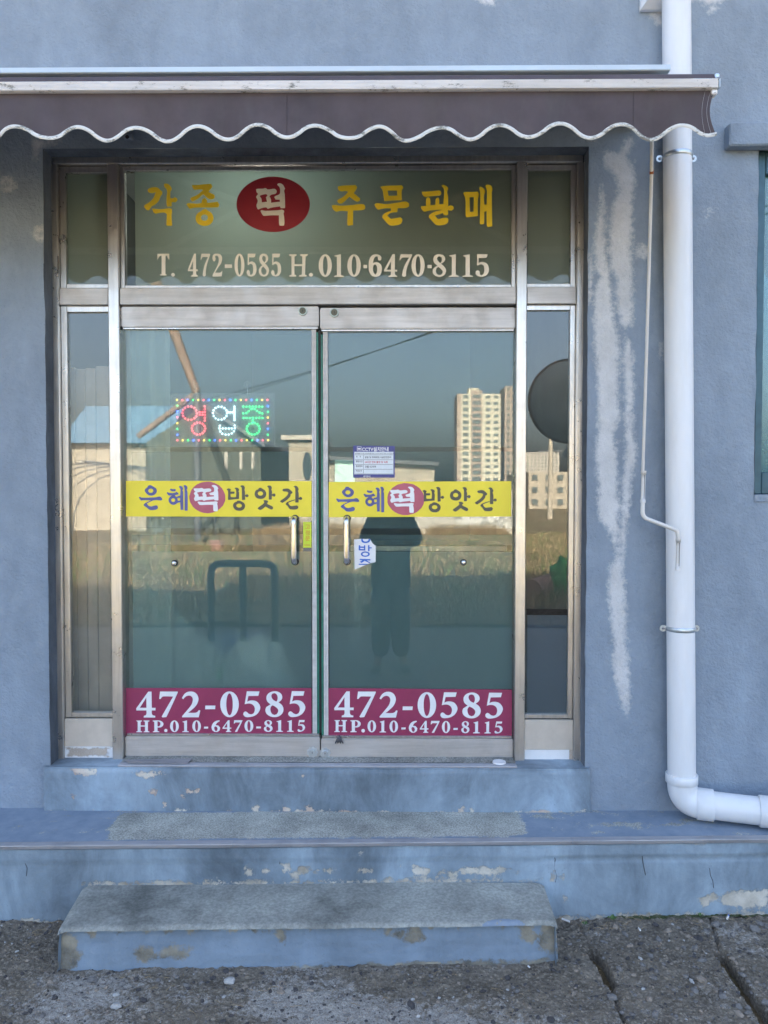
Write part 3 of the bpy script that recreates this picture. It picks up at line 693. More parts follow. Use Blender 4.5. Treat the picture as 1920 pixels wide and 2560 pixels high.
# ---------------------------------------------------------------- platform, block under the door, lower step
ZP, ZB, ZS = 0.308, 0.4975, 0.149
YB = YW - 0.02
_l, _r = atZ(20, 2118, ZP), atZ(1850, 2101, ZP)
def yplat(x): return _l.y + (x - _l.x) * (_r.y - _l.y) / (_r.x - _l.x)
platform = thing('entrance_platform', 'long blue-painted concrete platform with a metal nosing along the shop front', 'platform', (0, -0.25, 0))
tp = [[(lambda p: (p.x, p.y))(atZ(a, b, ZP)) for a, b in [(302,2036),(620,2034),(960,2031),(1290,2026),(1320,2089),(1270,2092),(700,2097),(270,2103),(275,2075)]]]
def top_attr(x, y):
    s = sdf(x, y, tp)
    worn = -0.012 + npnoise(x * 7, y * 22, 77, 5, 0.65) * 0.16 - np.clip(-x - 1.0, 0, 1) * 0.03
    return np.where(s > -0.01, np.clip(s * 3 + 0.02, -0.1, 0.3), np.clip(worn - np.abs(y + 0.25) * 0.1, -0.12, 0.02))
XS = clean(np.linspace(-4, 4, 321))
grid_obj('platform_top', XS, np.linspace(0, 1, 14), lambda x, t: (x, YW + 0.01 + (yplat(x) + 0.004 - YW) * t, ZP + npnoise(x * 5, t * 3, 8) * 0.003 - 0 * x), M['terrazzo'], platform,
    attr=lambda x, t: top_attr(x, YW + (yplat(x) - YW) * t), flip=True)
def pf(px): return [(lambda p: (p.x, p.z))(atY(a, b, yplat(0))) for a, b in px]
def c1(pts): return pf([(a / 1.728, 1820 + b / 1.728) for a, b in pts])
def c2(pts): return pf([(960 + a / 1.728, 1820 + b / 1.728) for a, b in pts])
chips = [c1([(1062,602),(1090,604),(1098,625),(1080,632),(1064,618)]), c1([(1140,612),(1165,604),(1160,622)]), c1([(1225,590),(1248,585),(1246,612),(1228,612)]),
  c1([(1255,625),(1290,600),(1332,598),(1330,615),(1290,640),(1262,640)]), c1([(1355,612),(1448,612),(1444,620),(1358,622)]), c1([(1552,545),(1562,543),(1560,558)]),c1([(1548,612),(1610,614),(1608,622),(1550,620)]),
  c2([(60,600),(72,598),(68,610)]), c2([(118,610),(150,600),(190,615),(205,640),(130,640)]), c2([(225,625),(330,628),(325,642),(230,642)]), c2([(330,615),(400,608),(440,618),(520,606),(530,618),(490,634),(400,640),(335,640)]), c2([(550,622),(582,625),(575,637)]),
  c2([(730,625),(744,630),(736,675),(724,678)]), c2([(775,740),(805,755),(790,762)]), c2([(780,650),(788,655),(784,662)]),
  c2([(1310,505),(1400,508),(1415,518),(1340,522)])]
tanp = [c2([(1490,745),(1540,732),(1600,735),(1680,738),(1680,795),(1600,798),(1480,785)]), c2([(1380,770),(1440,745),(1455,762),(1400,790)])]
def face_attr(x, z):
    s = np.maximum(sdf(x, z, chips) + 0.001, sdf(x, z, tanp) + 0.004)
    lx0_, lx1_ = WLstep
    on = (x > lx0_) & (x < lx1_)
    s = np.maximum(s, np.where(on, 0.004 - np.abs(z - 0.155) * 0.9 + npnoise(x * 9, z * 3, 5) * 0.02, -0.1))
    s = np.maximum(s, 0.0 - (z - 0.0) * 0.8 + npnoise(x * 7, z * 3, 15) * 0.03 + 0.004)
    return np.clip(s, -0.1, 0.1)
WLstep = (atZ(213, 2203, ZS).x, atZ(1355, 2195, ZS).x)
M['plat_face'] = painted('painted_platform', (0.232, 0.296, 0.352), (0.62, 0.58, 0.50), 0.6, 0.0012, 0.8, 60, 0.008, (0.30, 0.26, 0.20), 32)
grid_obj('platform_front', clean(np.linspace(-4, 4, 641)), np.linspace(-0.12, ZP - 0.012, 36),
    lambda x, z: (x, yplat(x) + 0.006 + npnoise(x * 3, z * 5, 12) * 0.008 - np.where(z > ZP - 0.062, 0.004, 0) + np.where(np.abs(z - (ZP - 0.066)) < 0.006, 0.006, 0) * (x > 0.6), z), M['plat_face'], platform, attr=face_attr)
# grooved metal nosing: five ridges, in three lengths
def nosing(x0, x1, yf, ztop, parent, name='nosing_strip', depth=0.036, n=5, mat=None, drop=0.012):
    V, F = [], []
    prof = [(0.0, -drop), (0.0, 0.0)]
    for k in range(n):
        a = depth * (k + 0.15) / n; b = depth * (k + 0.6) / n; c = depth * (k + 0.72) / n; d = depth * (k + 1.0) / n
        prof += [(a, 0.003), (b, 0.003), (c, 0.0), (d, 0.0)]
    prof += [(depth + 0.002, -0.002)]
    L = len(prof); nx = max(2, int((x1 - x0) / 0.25))
    for i in range(nx + 1):
        x = x0 + (x1 - x0) * i / nx
        y0 = yf(x)
        for py, pz in prof: V.append((x, y0 + py, ztop + pz))
    for i in range(nx):
        for k in range(L - 1):
            a = i * L + k; F.append((a, a + L, a + L + 1, a + 1))
    return mesh_obj(name, V, F, mat or M['nosing'], parent)
for a, b in ((-4, -0.62), (-0.618, 0.72), (0.722, 4)):
    nosing(a, b, lambda x: yplat(x) - 0.004, ZP + 0.004, platform)
block = thing('door_sill_block', 'raised blue-painted sill block with chipped paint under the glass doors', 'sill', (0, -0.1, ZP))
bx0, bx1 = X(110, 1990, YB), X(1475, 1990, YB)
def pb(px): return [(lambda p: (p.x, p.z))(atY(a, b, YB)) for a, b in px]
def b1(pts): return pb([(a / 1.728, 1820 + b / 1.728) for a, b in pts])
bch = [pb([(171,1916),(200,1914),(206,1922),(240,1921),(241,1934),(215,1938),(184,1934)]), pb([(331,1932),(360,1930),(410,1931),(412,1937),(385,1941),(367,1947),(350,1940)]),
  b1([(298,292),(335,295),(330,303),(304,300)]), b1([(805,262),(862,268),(840,282),(810,278)]), b1([(780,285),(800,288),(800,305),(785,302)]), b1([(705,322),(720,320),(718,338),(708,338)]),
  b1([(350,362),(470,360),(468,374),(352,373)]), b1([(762,352),(820,350),(822,362),(800,373),(764,372)]), b1([(560,360),(592,362),(588,374),(562,374)]), b1([(930,366),(1000,360),(1000,373),(935,375)]),
  b1([(1085,358),(1098,338),(1122,332),(1125,348),(1105,372),(1085,372)]), b1([(1222,340),(1255,342),(1258,372),(1228,374)]), b1([(1318,335),(1345,338),(1365,352),(1352,366),(1322,366)]),
  b1([(1465,362),(1485,358),(1490,374),(1465,374)]), pb([(1145,2022),(1158,2018),(1165,2028),(1150,2032)]), pb([(1172,2021),(1182,2019),(1185,2030),(1174,2030)]), pb([(1455,2020),(1465,2022),(1462,2032),(1452,2030)]),
  b1([(1305,205),(1312,205),(1310,212)]), b1([(640,262),(680,266),(672,290),(650,284)])]
def blk_attr(x, z):
    s = sdf(x, z, bch) - 0.001
    s = np.maximum(s, -0.004 - (z - ZP) * 1.0 + npnoise(x * 8, z * 3, 35) * 0.03)
    return np.clip(s, -0.1, 0.1)
grid_obj('sill_front', clean(np.linspace(bx0, bx1, 361)), np.linspace(ZP - 0.01, ZB - 0.008, 26),
    lambda x, z: (x, YB - (ZB - z) * 0.02 + npnoise(x * 3, z * 4, 52) * 0.006 + np.clip(z - (ZB - 0.02), 0, 1) * 0.4, z), M['block'], block, attr=blk_attr)
bm = bmesh.new(); add_box(bm, bx0 + .001, bx1 - .001, YB + .005, 0.12, ZP - 0.005, ZB - 0.0015, 0.003); bm_obj('sill_body', bm, M['block'], block)
grid_obj('sill_top', clean(np.linspace(bx0, bx1, 241)), np.linspace(YB + 0.0065, 0.09, 16), lambda x, y: (x, y, ZB + npnoise(x * 6, y * 8, 62) * 0.003 + np.clip(y + 0.05, 0, 1) * 0.02 * (np.abs(x + 0.2) > 0.93)), M['block'], block,
    attr=lambda x, y: np.where((x > 0.62) & (y > -0.1), -0.022 + npnoise(x * 9, y * 30, 3) * 0.05, -0.06 + npnoise(x * 9, y * 9, 5) * 0.06), flip=False)
sx0, sx1 = X(303, 1905, -0.05), X(1289, 1905, -0.05)
nosing(sx0, sx1, lambda x: YB + 0.008, ZB + 0.004, block, 'sill_nosing', 0.04, 5)
grid_obj('sill_bed', clean(np.linspace(sx0, sx1, 121)), np.linspace(YB + 0.05, 0.06, 8), lambda x, y: (x, y, ZB + 0.007 + npnoise(x * 12, y * 20, 72) * 0.004), M['sill_concrete'], block)
# lower step of grey concrete with painted front
step = thing('lower_step', 'single concrete step with bare grey top and flaking blue front below the platform', 'step', (0, -0.55, 0))
a0 = atZ(213, 2203, ZS); a1 = atZ(1355, 2195, ZS); b0 = atZ(152, 2311, ZS); b1_ = atZ(1390, 2296, ZS)
def sl(t, p, q): return p + (q - p) * t
yb = lambda s: yplat(0) + 0.02
def en(s): return npnoise(s * 22, 0 * s + 0.5, 31, 4, 0.6) * 0.018
def steptop(s, t):
    xb = a0.x + (a1.x - a0.x) * s; xf = b0.x + (b1_.x - b0.x) * s
    yf = b0.y + (b1_.y - b0.y) * s; x = xb + (xf - xb) * t
    y = (yplat(0)+0.01) + (yf + 0.365) * t
    r = np.clip(t - 0.93, 0, 1) / 0.07
    ed = np.minimum(s, 1 - s); re = np.clip(0.02 - ed, 0, 1) / 0.02
    return x, y + en(s) * np.clip(t * 4 - 3, 0, 1) + 0.004 * r * r, ZS - 0.012 * r * r - 0.012 * re * re + npnoise(s * 14, t * 4, 81) * 0.004
grid_obj('step_top', np.linspace(0, 1, 200), np.linspace(0, 1, 50), steptop, M['step_top'], step, attr=lambda s, t: np.full(s.shape, 0.12) - np.where((npnoise(s * 6, t * 2, 90) > 0.19), 0.13, 0), flip=True)
def stepfront(s, t):
    x = b0.x + (b1_.x - b0.x) * s + (s - 0.5) * 0.012 * t; y = b0.y + (b1_.y - b0.y) * s - 0.030 * t
    ed = np.minimum(s, 1 - s); re = np.clip(0.012 - ed, 0, 1) / 0.012
    return x, y + 0.004 + en(s) * (1 - t) - 0.004 * np.clip(t * 12, 0, 1) + npnoise(s * 12, t * 4, 99) * 0.014, ZS - 0.012 - t * 0.19
def s1(pts, ox=0.0):
    out = []
    for a, b in pts:
        p = atY(ox + a / 1.728, 1820 + b / 1.728, b0.y - 0.01)
        out.append(((p.x - b0.x), ZS - 0.012 - p.z))
    return out
schips = [s1([(246,1025),(252,930),(262,890),(280,885),(300,905),(322,925),(318,950),(330,975),(352,985),(335,1012),(300,1028)]), s1([(350,858),(392,848),(412,872),(398,905),(378,888)]),
  s1([(455,848),(500,850),(470,862)]), s1([(690,848),(762,862),(735,888),(715,865)]), s1([(810,845),(832,848),(826,868)]), s1([(590,978),(612,950),(650,965),(668,990),(600,1002)]), s1([(700,968),(752,955),(790,975),(822,962),(815,988),(700,990)]),
  s1([(1180,850),(1200,852),(1222,935),(1212,945),(1196,900)]),
  s1([(92,940),(120,902),(150,893),(172,938),(130,946)], 960), s1([(0,905),(28,900),(20,916)], 960), s1([(45,920),(80,915),(70,932)], 960), s1([(603,905),(640,898),(668,935),(645,957),(615,942)], 960),
  s1([(682,850),(735,838),(748,900),(745,1000),(700,990),(675,975),(700,925)], 960), s1([(360,845),(400,842),(450,856),(455,890),(430,875),(380,872)], 960), s1([(540,842),(566,845),(560,868)], 960)]
WS = b1_.x - b0.x
def sf_attr(s, t):
    v = sdf(s * WS, t * 0.19, schips) + 0.006
    v = np.maximum(v, 0.008 - t * 0.15 + npnoise(s * 46, t * 3, 14, 4, 0.6) * 0.045)
    low = np.clip((s - 0.3) * 2.2, 0, 1)
    v = np.maximum(v, (t - 0.82 + 0.14 * low) * 0.22 + npnoise(s * 22, t * 4, 24, 4, 0.65) * 0.06)
    return np.clip(v, -0.1, 0.1)
grid_obj('step_front', np.linspace(0, 1, 360), np.linspace(0, 1, 34), stepfront, M['step_face'], step, attr=sf_attr, flip=True)
def stepside(which):
    p = (a0, b0) if which == 0 else (a1, b1_)
    def f(s, t):
        x = p[0].x + (p[1].x - p[0].x) * s; y = (yplat(0)+0.01) + (p[1].y + 0.365) * s
        k = 1 if which else -1
        return x - k * 0.008 + npnoise(s * 7, t * 3, 6) * 0.006, y - 0.03 * t * s, ZS - 0.010 - t * 0.19 + 0 * s
    return grid_obj('step_side', np.linspace(0, 1, 30), np.linspace(0, 1, 20), f, M['step_face'], step, attr=lambda s, t: -0.01 + npnoise(s * 3, t * 3, 8) * 0.06, flip=(which == 1))
stepside(0); stepside(1)
# hairline cracks in the platform front
M['crack'] = plain('crack_line', (0.07, 0.08, 0.10), 0.9)
for pts in ([(1384,2128),(1388,2150),(1385,2168),(1392,2190),(1388,2206)], [(1774,2170),(1776,2188),(1782,2202),(1784,2220)], [(1605,2135),(1608,2160),(1614,2188)], [(698,2118),(702,2138),(699,2160)], [(60,2150),(68,2170),(66,2190)]):
    q_ = [atY(u, v, yplat(X(u, v, -0.4)) + 0.006) for u, v in pts]
    tube('crack', q_, 0.0016, M['crack'], platform, 5)

# ================================================================ THE STOREFRONT
def rect(U0, U1, V0, V1, y):
    Um, Vm = (U0 + U1) / 2, (V0 + V1) / 2
    return X(U0, Vm, y), X(U1, Vm, y), Z(V1, y, Um), Z(V0, y, Um)
def member(name, U0, U1, V0, V1, y0, y1, mat, parent, bev=0.002):
    x0, x1, z0, z1 = rect(U0, U1, V0, V1, y0)
    return box(name, x0, x1, y0, y1, z0, z1, mat, parent, bev)
front = thing('storefront_frame', 'weathered metal storefront frame with narrow sidelights and a transom over the doors', 'door frame', (0, 0.03, ZB))
zt = Z(407, 0.0)
xj0, xj1 = X(129, 1000, 0), X(149, 1000, 0); xk0, xk1 = X(1440, 1000, 0), X(1457, 1000, 0)
xm0, xm1 = X(273, 1000, 0), X(300, 1000, 0); xn0, xn1 = X(1290, 1000, 0), X(1316, 1000, 0)
zb = ZB - 0.002
box('jamb', xj0 - .02, xj1, 0, 0.07, zb, zt, M['frame'], front, 0.003)
box('jamb', xk0, xk1 + .02, 0, 0.07, zb, zt, M['frame'], front, 0.003)
box('mullion', xm0, xm1, -0.003, 0.09, zb, zt, M['frame'], front, 0.003)
box('mullion', xn0, xn1, -0.003, 0.09, zb, zt, M['frame'], front, 0.003)
box('head_rail', DX0 + 0.003, DX1 - 0.003, 0.001, 0.08, zt + 0.001, Z(386, 0.0), M['frame'], front, 0.003)
# ragged putty between frame and wall
def putty(x0, x1, z0, z1, seed, horizontal=False):
    us = np.linspace(0, 1, 140)
    def f(u, t):
        if horizontal: return x0 + (x1 - x0) * u, 0.0 - 0.006 * np.sin(t * 3.14), z0 + (z1 - z0) * t + npnoise(u * 30, t, seed) * 0.02 * t
        return x0 + (x1 - x0) * (t) + npnoise(u * 26, t * 0 + 1, seed, 4, 0.6) * 0.013 * t, 0.0 - 0.005 * np.sin(t * 3.14), z0 + (z1 - z0) * u
    return grid_obj('putty_line', us, np.linspace(0, 1, 5), f, M['putty'], front)
putty(xj0 + 0.006, xj0 - 0.004, zb + 0.05, zt, 5); putty(xk1 - 0.002, xk1 + 0.008, zb, zt, 8); putty(X(1160, 400, 0), xk1, Z(388, 0), Z(383, 0), 3, True)
# rails of the transom
zr0, zr1 = Z(760, 0), Z(717, 0)
box('transom_rail', xj1 + .001, xm0 - .001, 0.003, 0.07, zr0, zr1, M['rail'], front, 0.003)
box('transom_rail', xm1 + .001, xn0 - .001, 0.003, 0.075, zr0, zr1, M['rail'], front, 0.003)
box('transom_rail', xn1 + .001, xk0 - .001, 0.003, 0.07, zr0, zr1, M['rail'], front, 0.003)
def pane(name, x0, x1, z0, z1, bead, mat, yb=0.022, left=True, right=True):
    """a glass pane and its glazing bead"""
    bm = bmesh.new()
    if left: add_box(bm, x0, x0 + bead, yb, 0.055, z0, z1, 0.0015)
    if right: add_box(bm, x1 - bead, x1, yb, 0.055, z0, z1, 0.0015)
    xa = x0 + (bead if left else 0) + .0005; xb = x1 - (bead if right else 0) - .0005
    add_box(bm, xa, xb, yb + 0.001, 0.055, z0, z0 + bead * 0.8, 0.0015); add_box(bm, xa, xb, yb + 0.001, 0.055, z1 - bead, z1, 0.0015)
    b = bm_obj('glazing_bead', bm, M['frame'], front)
    g = box(name, xa, xb, 0.036, 0.040, z0 + bead * 0.8 + .0005, z1 - bead - .0005, mat, front, 0)
    return xa, xb
zl0 = Z(1800, 0.003)
pane('side_pane', xj1 + .001, xm0 - .001, zl0 + .003, zr0 - .001, 0.026, M['glass_side'], right=False)
pane('side_pane', xn1 + .001, xk0 - .001, zl0 + .003, zr0 - .001, 0.022, M['glass_side'], left=False)
pane('side_pane', xj1 + .001, xm0 - .001, zr1 + .001, zt - .002, 0.026, M['glass_transom'], right=False)
pane('side_pane', xn1 + .001, xk0 - .001, zr1 + .001, zt - .002, 0.022, M['glass_transom'], left=False)
pane('transom_pane', xm1 + .001, xn0 - .001, zr1 + .001, zt - .002, 0.018, M['glass_transom'])
# frosted film behind the transom glass and the small panes
box('frosted_film', X(338, 560, 0.045), X(1284, 560, 0.045), 0.045, 0.0465, Z(714, 0.045), Z(425, 0.045), M['frost'], front, 0)
for a, b in ((xj1, xm0), (xn1, xk0)):
    box('frosted_film', a + 0.01, b - 0.002, 0.045, 0.0465, zr1 + .01, zt - .01, M['frost'], front, 0)
member('blue_film', 1318, 1424, 1538, 1783, 0.0415, 0.0425, M['bluefilm'], front, 0)
# panels at the foot of the sidelights
for (a, b, vb, lab) in ((xj1, xm0, 1868, 'beige kick panel above peeling white strip'), (xn1, xk0, 1873, 'pale kick panel with rust specks')):
    zk1 = zl0 - 0.001; zk0 = Z(vb, 0.01)
    k = box('kick_panel', a + .001, b - .001, 0.010, 0.03, zk0, zk1, M['kick'], front, 0.001); k['label'] = lab
    us = np.linspace(0, 1, 60)
    grid_obj('foot_strip', us, np.linspace(0, 1, 14), (lambda a, b, zk0: lambda u, t: (a + (b - a) * u, 0.014 + 0 * u, (ZB - 0.005) + (zk0 - ZB + 0.004) * t))(a, b, zk0), M['peelwhite'], front,
        attr=(lambda a: lambda u, t: (np.minimum(np.minimum(u - .06, .88 - u) * .12, np.minimum(t - 0.25, .85 - t) * 0.08) + 0.002) if a < 0 else np.full(u.shape, -0.028) + (u > .93) * .04)(a))
# ---------------------------------------------------------------- doors
def door(side, U0, U1, Vt0, Vt1, Vg1, Vb0, Vb1, label, gu0, gu1, yo):
    y0 = 0.018 + yo
    x0, x1 = X(U0, 1280, y0), X(U1, 1280, y0)
    d = thing('glass_door', label, 'door', ((x0 + x1) / 2, y0 + 0.02, ZB + 0.01))
    zt1, zt0 = Z(Vt0, y0), Z(Vt1, y0); zb1, zb0 = Z(Vb0, y0), Z(Vb1, y0)
    t = box('top_rail', x0, x1, y0, y0 + 0.045, zt0, zt1, M['rail'], d, 0.004, seg=2)
    b = box('bottom_rail', x0, x1, y0, y0 + 0.045, zb0, zb1, M['rail'], d, 0.004, seg=2)
    box('rail_lip', x0 + .004, x1 - .004, y0 + 0.008, y0 + 0.037, zb1 + .0005, zb1 + 0.010, M['frame'], d, 0.002)
    box('rail_lip', x0 + .004, x1 - .004, y0 + 0.008, y0 + 0.037, zt0 - 0.009, zt0 - 0.0005, M['frame'], d, 0.002)
    ga, gb = X(gu0, 1280, y0 + .02), X(gu1, 1280, y0 + .02)
    g = box('glass', ga, gb, y0 + 0.020, y0 + 0.030, zb1 + 0.0105, zt0 - 0.0095, M['glass'], d, 0)
    return d, x0, x1, zb1 + 0.0105, zt0 - 0.0095, g, y0
yo_l, yo_r = 0.0, 0.004
dl = door('l', 307, 798, 765, 816, 820, 1843, 1893, 'left-hand glass door with the lit LED board behind it and a green-yellow sticker by its handle', 308, 780, yo_l)
dr = door('r', 801, 1286, 769, 822, 826, 1847, 1896, 'right-hand glass door with the blue-and-white CCTV notice and a torn sticker', 821, 1285, yo_r)
for d, Ua, Ub, Uc, Ud in ((dl, 780, 791, 791.5, 796.5), (dr, 808.5, 820, 803, 808)):
    y0 = d[6]; par = d[0]
    # aluminium edge channel with grooves, and the green glass edge beside it
    bm = bmesh.new(); xa, xb = X(Ua, 1280, y0 + .012), X(Ub, 1280, y0 + .012); wd = xb - xa
    for k in range(3): add_box(bm, xa + wd * (k / 3 + 0.01), xa + wd * (k / 3 + 0.30), y0 + 0.012 + (0.0 if k != 1 else 0.003), y0 + 0.040, d[3], d[4], 0.001)
    bm_obj('edge_channel', bm, M['whitestrip'], par)
    xc, xd = X(Uc, 1280, y0 + .018), X(Ud, 1280, y0 + .018)
    box('green_edge', xc, xd, y0 + 0.018, y0 + 0.042, d[3], d[4] - 0.012, M['seal'], par, 0.001)
# the dark slot between the doors is closed by a rubber strip on the left door
box('rubber_strip', X(796.8, 1280, .04), X(802.6, 1280, .04), 0.046, 0.055, dl[3], dl[4], M['black'], dl[0], 0)
def cyl(name, c, r, y0, y1, mat, parent, n=24, bev=0.0):
    bm = bmesh.new(); add_tube(bm, [(c[0], y0, c[1]), (c[0], y1, c[1])], r, n); 
    return bm_obj(name, bm, mat, parent)
def lock(U, V, y0, parent, dark=True, r=0.0205):
    p = atY(U, V, y0); 
    a = tube('lock', [(p.x, y0 - 0.009, p.z), (p.x, y0 + 0.002, p.z)], [r * 0.94, r], M['galv'] if not dark else M['lockring'], parent, 24)
    c_ = tube('lock_face', [(p.x, y0 - 0.0095, p.z), (p.x, y0 - 0.0078, p.z)], [r * .72, r * .72], M['lockface'] if dark else M['chrome'], a, 20)
    box('keyhole', p.x - 0.0013, p.x + 0.0013, y0 - 0.0102, y0 - 0.009, p.z - 0.005, p.z + 0.005, M['black'], a, 0)
M['lockface'] = plain('aged_brass', (0.10, 0.095, 0.07), 0.45, 0.6, 0.2, 80)
M['lockring'] = plain('aged_ring', (0.32, 0.36, 0.32), 0.35, 0.7, 0.2, 60)
lock(757, 778, dl[6], dl[0]); lock(836, 782, dr[6], dr[0])
def rosette(U, V, y0, parent):
    p = atY(U, V, y0); bm = bmesh.new(); n = 36; r = 0.021
    r = 0.0245; ring = [bm.verts.new((p.x + r * (1 + 0.07 * math.cos(9 * k * 2 * math.pi / n)) * math.cos(k * 2 * math.pi / n), y0 - 0.003, p.z + r * (1 + 0.07 * math.cos(9 * k * 2 * math.pi / n)) * math.sin(k * 2 * math.pi / n))) for k in range(n)]
    back = [bm.verts.new((v.co.x, y0 + 0.001, v.co.z)) for v in ring]
    bm.faces.new(ring[::-1])
    for k in range(n): bm.faces.new((ring[k], ring[(k + 1) % n], back[(k + 1) % n], back[k]))
    bmesh.ops.recalc_face_normals(bm, faces=bm.faces)
    bm_obj('lock_plate', bm, M['galv'], parent)
    tube('lock', [(p.x, y0 - 0.010, p.z), (p.x, y0 - 0.003, p.z)], [0.0125, 0.014], M['galv'], parent, 22)
    box('keyhole', p.x - 0.0012, p.x + 0.0012, y0 - 0.0112, y0 - 0.0099, p.z - 0.004, p.z + 0.004, M['black'], parent, 0)
rosette(781, 1880, dl[6], dl[0]); rosette(813, 1882, dr[6], dr[0])
def handle(U, V0, V1, y0, parent):
    gy = y0 + 0.020; yo = gy - 0.055
    a = atY(U, V0 + 6, yo); b = atY(U, V1 - 6, yo); r = 0.0125
    z1, z0 = a.z, b.z; x = a.x
    pts = [(x, gy, z1)] + arc_pts((x, gy, z1), (x, yo, z1), (x, yo, z0), 0.022) + arc_pts((x, yo, z1), (x, yo, z0), (x, gy, z0), 0.022) + [(x, gy, z0)]
    h = tube('handle', pts, r, M['chrome'], parent, 18)
    for z in (z0, z1): tube('handle_boss', [(x, gy - 0.006, z), (x, gy - 0.0005, z)], 0.0165, M['black'], h, 18)
handle(734, 1291, 1413, dl[6], dl[0]); handle(866, 1291, 1413, dr[6], dr[0])
def stud(U, V, y0, parent):
    gy = y0 + 0.020; p = atY(U, V, gy - 0.01)
    a = tube('door_stud', [(p.x, gy - 0.004, p.z), (p.x, gy - 0.0002, p.z)], 0.0145, M['black'], parent, 20)
    tube('stud_ball', [(p.x, gy - 0.018, p.z), (p.x, gy - 0.0175, p.z), (p.x, gy - 0.015, p.z), (p.x, gy - 0.010, p.z), (p.x, gy - 0.0042, p.z)], [0.0035, 0.006, 0.0095, 0.0115, 0.0105], M['chrome'], a, 20)
stud(435, 1408, dl[6], dl[0]); stud(1159, 1406, dr[6], dr[0])
# milky privacy film on the inside of the door glass, cut in bands with clear gaps between
for d, Ua, Ub in ((dl, 330, 778), (dr, 823, 1282)):
    y0 = d[6] + 0.032
    for i, (Va, Vb) in enumerate(((822, 1118), (1129, 1321), (1337, 1363), (1379, 1722))):
        box('privacy_film', X(Ua, 1280, y0), X(Ub, 1280, y0), y0, y0 + 0.001, Z(Vb, y0), Z(Va, y0), M['blurfilm'] if i == 3 else M['doorfilm'], d[0], 0)

# ---------------------------------------------------------------- banners on the doors
def banner(name, label, cat, U0, U1, V0, V1, y, mat, V0r=None, V1r=None):
    a = atY(U0, V0, y); b = atY(U1, V0r or V0, y); c = atY(U1, V1r or V1, y); e = atY(U0, V1, y)
    t = thing(name, label, cat, ((a.x + b.x) / 2, y, e.z))
    V = [(p.x, yy, p.z) for yy in (y - 0.0006, y) for p in (a, b, c, e)]
    F = [(3, 2, 1, 0), (4, 5, 6, 7), (0, 1, 5, 4), (1, 2, 6, 5), (2, 3, 7, 6), (3, 0, 4, 7)]
    mesh_obj('sheet', V, F, mat, t)
    return t
yl = dl[6] + 0.0195; yr = dr[6] + 0.0195
def off(sh, k): return sh
def name_banner(door_i, U0, y, label, U1, V0, V0r, V1, V1r, dx, dy, k, ci):
    t = banner('name_banner', label, 'sign', U0, U1, V0, V1, y, M['yellow'], V0r, V1r)
    # crop scales of the traced letters
    def put(nm, shapes, ox, oy, s, mat, yy, fat=0):
        bb = shape_bbox(shapes)
        Ua, Ub = ox + bb[0] / s, ox + bb[1] / s; Va, Vb = oy + bb[2] / s, oy + bb[3] / s
        Ua, Ub = [dx + (u - 300) * k for u in (Ua, Ub)]; Va, Vb = Va + dy, Vb + dy
        return glyph_in(nm, shapes, Ua - fat, Ub + fat, Va - fat, Vb + fat, yy, mat, t)
    y1 = y - 0.0009; y2 = y - 0.0016
    c = atY(ci[0], ci[1], y1); rx, ry = ci[2] * 3.44 / FPX, ci[3] * 3.44 / FPX
    n = 60; pts = [(c.x + rx * (1 + 0.012 * rnd.uniform(-1, 1)) * math.cos(q * 2 * math.pi / n), c.z + ry * (1 + 0.012 * rnd.uniform(-1, 1)) * math.sin(q * 2 * math.pi / n)) for q in range(n)]
    shapes_mesh('red_disc', [[('E', pts)]], lambda a, b: (a, b), y1, M['pinkvinyl'], t)
    for nm, sh, ox, oy, s, mt in (('letter_eun', EUN, 340, 1205, 11.85, 'bluevinyl'), ('letter_hye', HYE, 340, 1205, 11.85, 'bluevinyl'), ('letter_tteok', DDEOK, 470, 1200, 16.59, 'white'),
        ('letter_bang', BANG, 560, 1205, 7.9, 'greyvinyl'), ('letter_at', AT, 560, 1205, 7.9, 'greyvinyl'), ('letter_gan', GAN, 560, 1205, 7.9, 'greyvinyl')):
        put(nm, sh, ox, oy, s, M[mt], y2)
    return t
nb1 = name_banner(0, 315, yl, 'yellow banner with Korean letters and a round red emblem across the left door', 779, 1202, 1203, 1291, 1292, 300, 0, 1.0, (518.5, 1243.5, 45, 39.5))
nb2 = name_banner(1, 822, yr, 'yellow banner with Korean letters and a red emblem across the right door, smudged lower left', 1278, 1205, 1203, 1293, 1291, 794, 4, 0.983, (1014.6, 1247.7, 46.5, 40))
def row(parent, font, text, spans_, Va, Vb, y, mat, ox, oy, s, slope=0.0, hy=None, dot=None, mid=None):
    x_first = spans_[0][0]
    for ch, (a, b) in zip(text, spans_):
        va, vb = Va, Vb
        if ch == '-' : va, vb = hy
        if ch == '.' : va, vb = dot
        if ch == 'm' : va, vb = mid
        sh = slope * ((a + b) / 2 - x_first)
        nm = {'-': 'hyphen', '.': 'full_stop', 'm': 'middle_dot'}.get(ch, ('digit_' if ch.isdigit() else 'letter_') + ({'0': 'zero', '1': 'one', '2': 'two', '4': 'four', '5': 'five', '6': 'six', '7': 'seven', '8': 'eight'}.get(ch, ch.lower())))
        glyph_in(nm, font[ch], ox + a / s, ox + b / s, oy + (va + sh) / s, oy + (vb + sh) / s, y, mat, parent, corner=40)
pb1 = banner('phone_banner', 'maroon banner with white phone numbers along the foot of the left door', 'sign', 315, 779, 1720, 1839, yl, M['maroon'], 1720, 1838)
row(pb1, SC, '472-0585', [(157,310),(338,485),(515,660),(697,778),(815,962),(995,1130),(1168,1310),(1347,1482)], 122, 325, yl - .0009, M['white'], 290, 1690, 3.13, -0.003, hy=(233, 262))
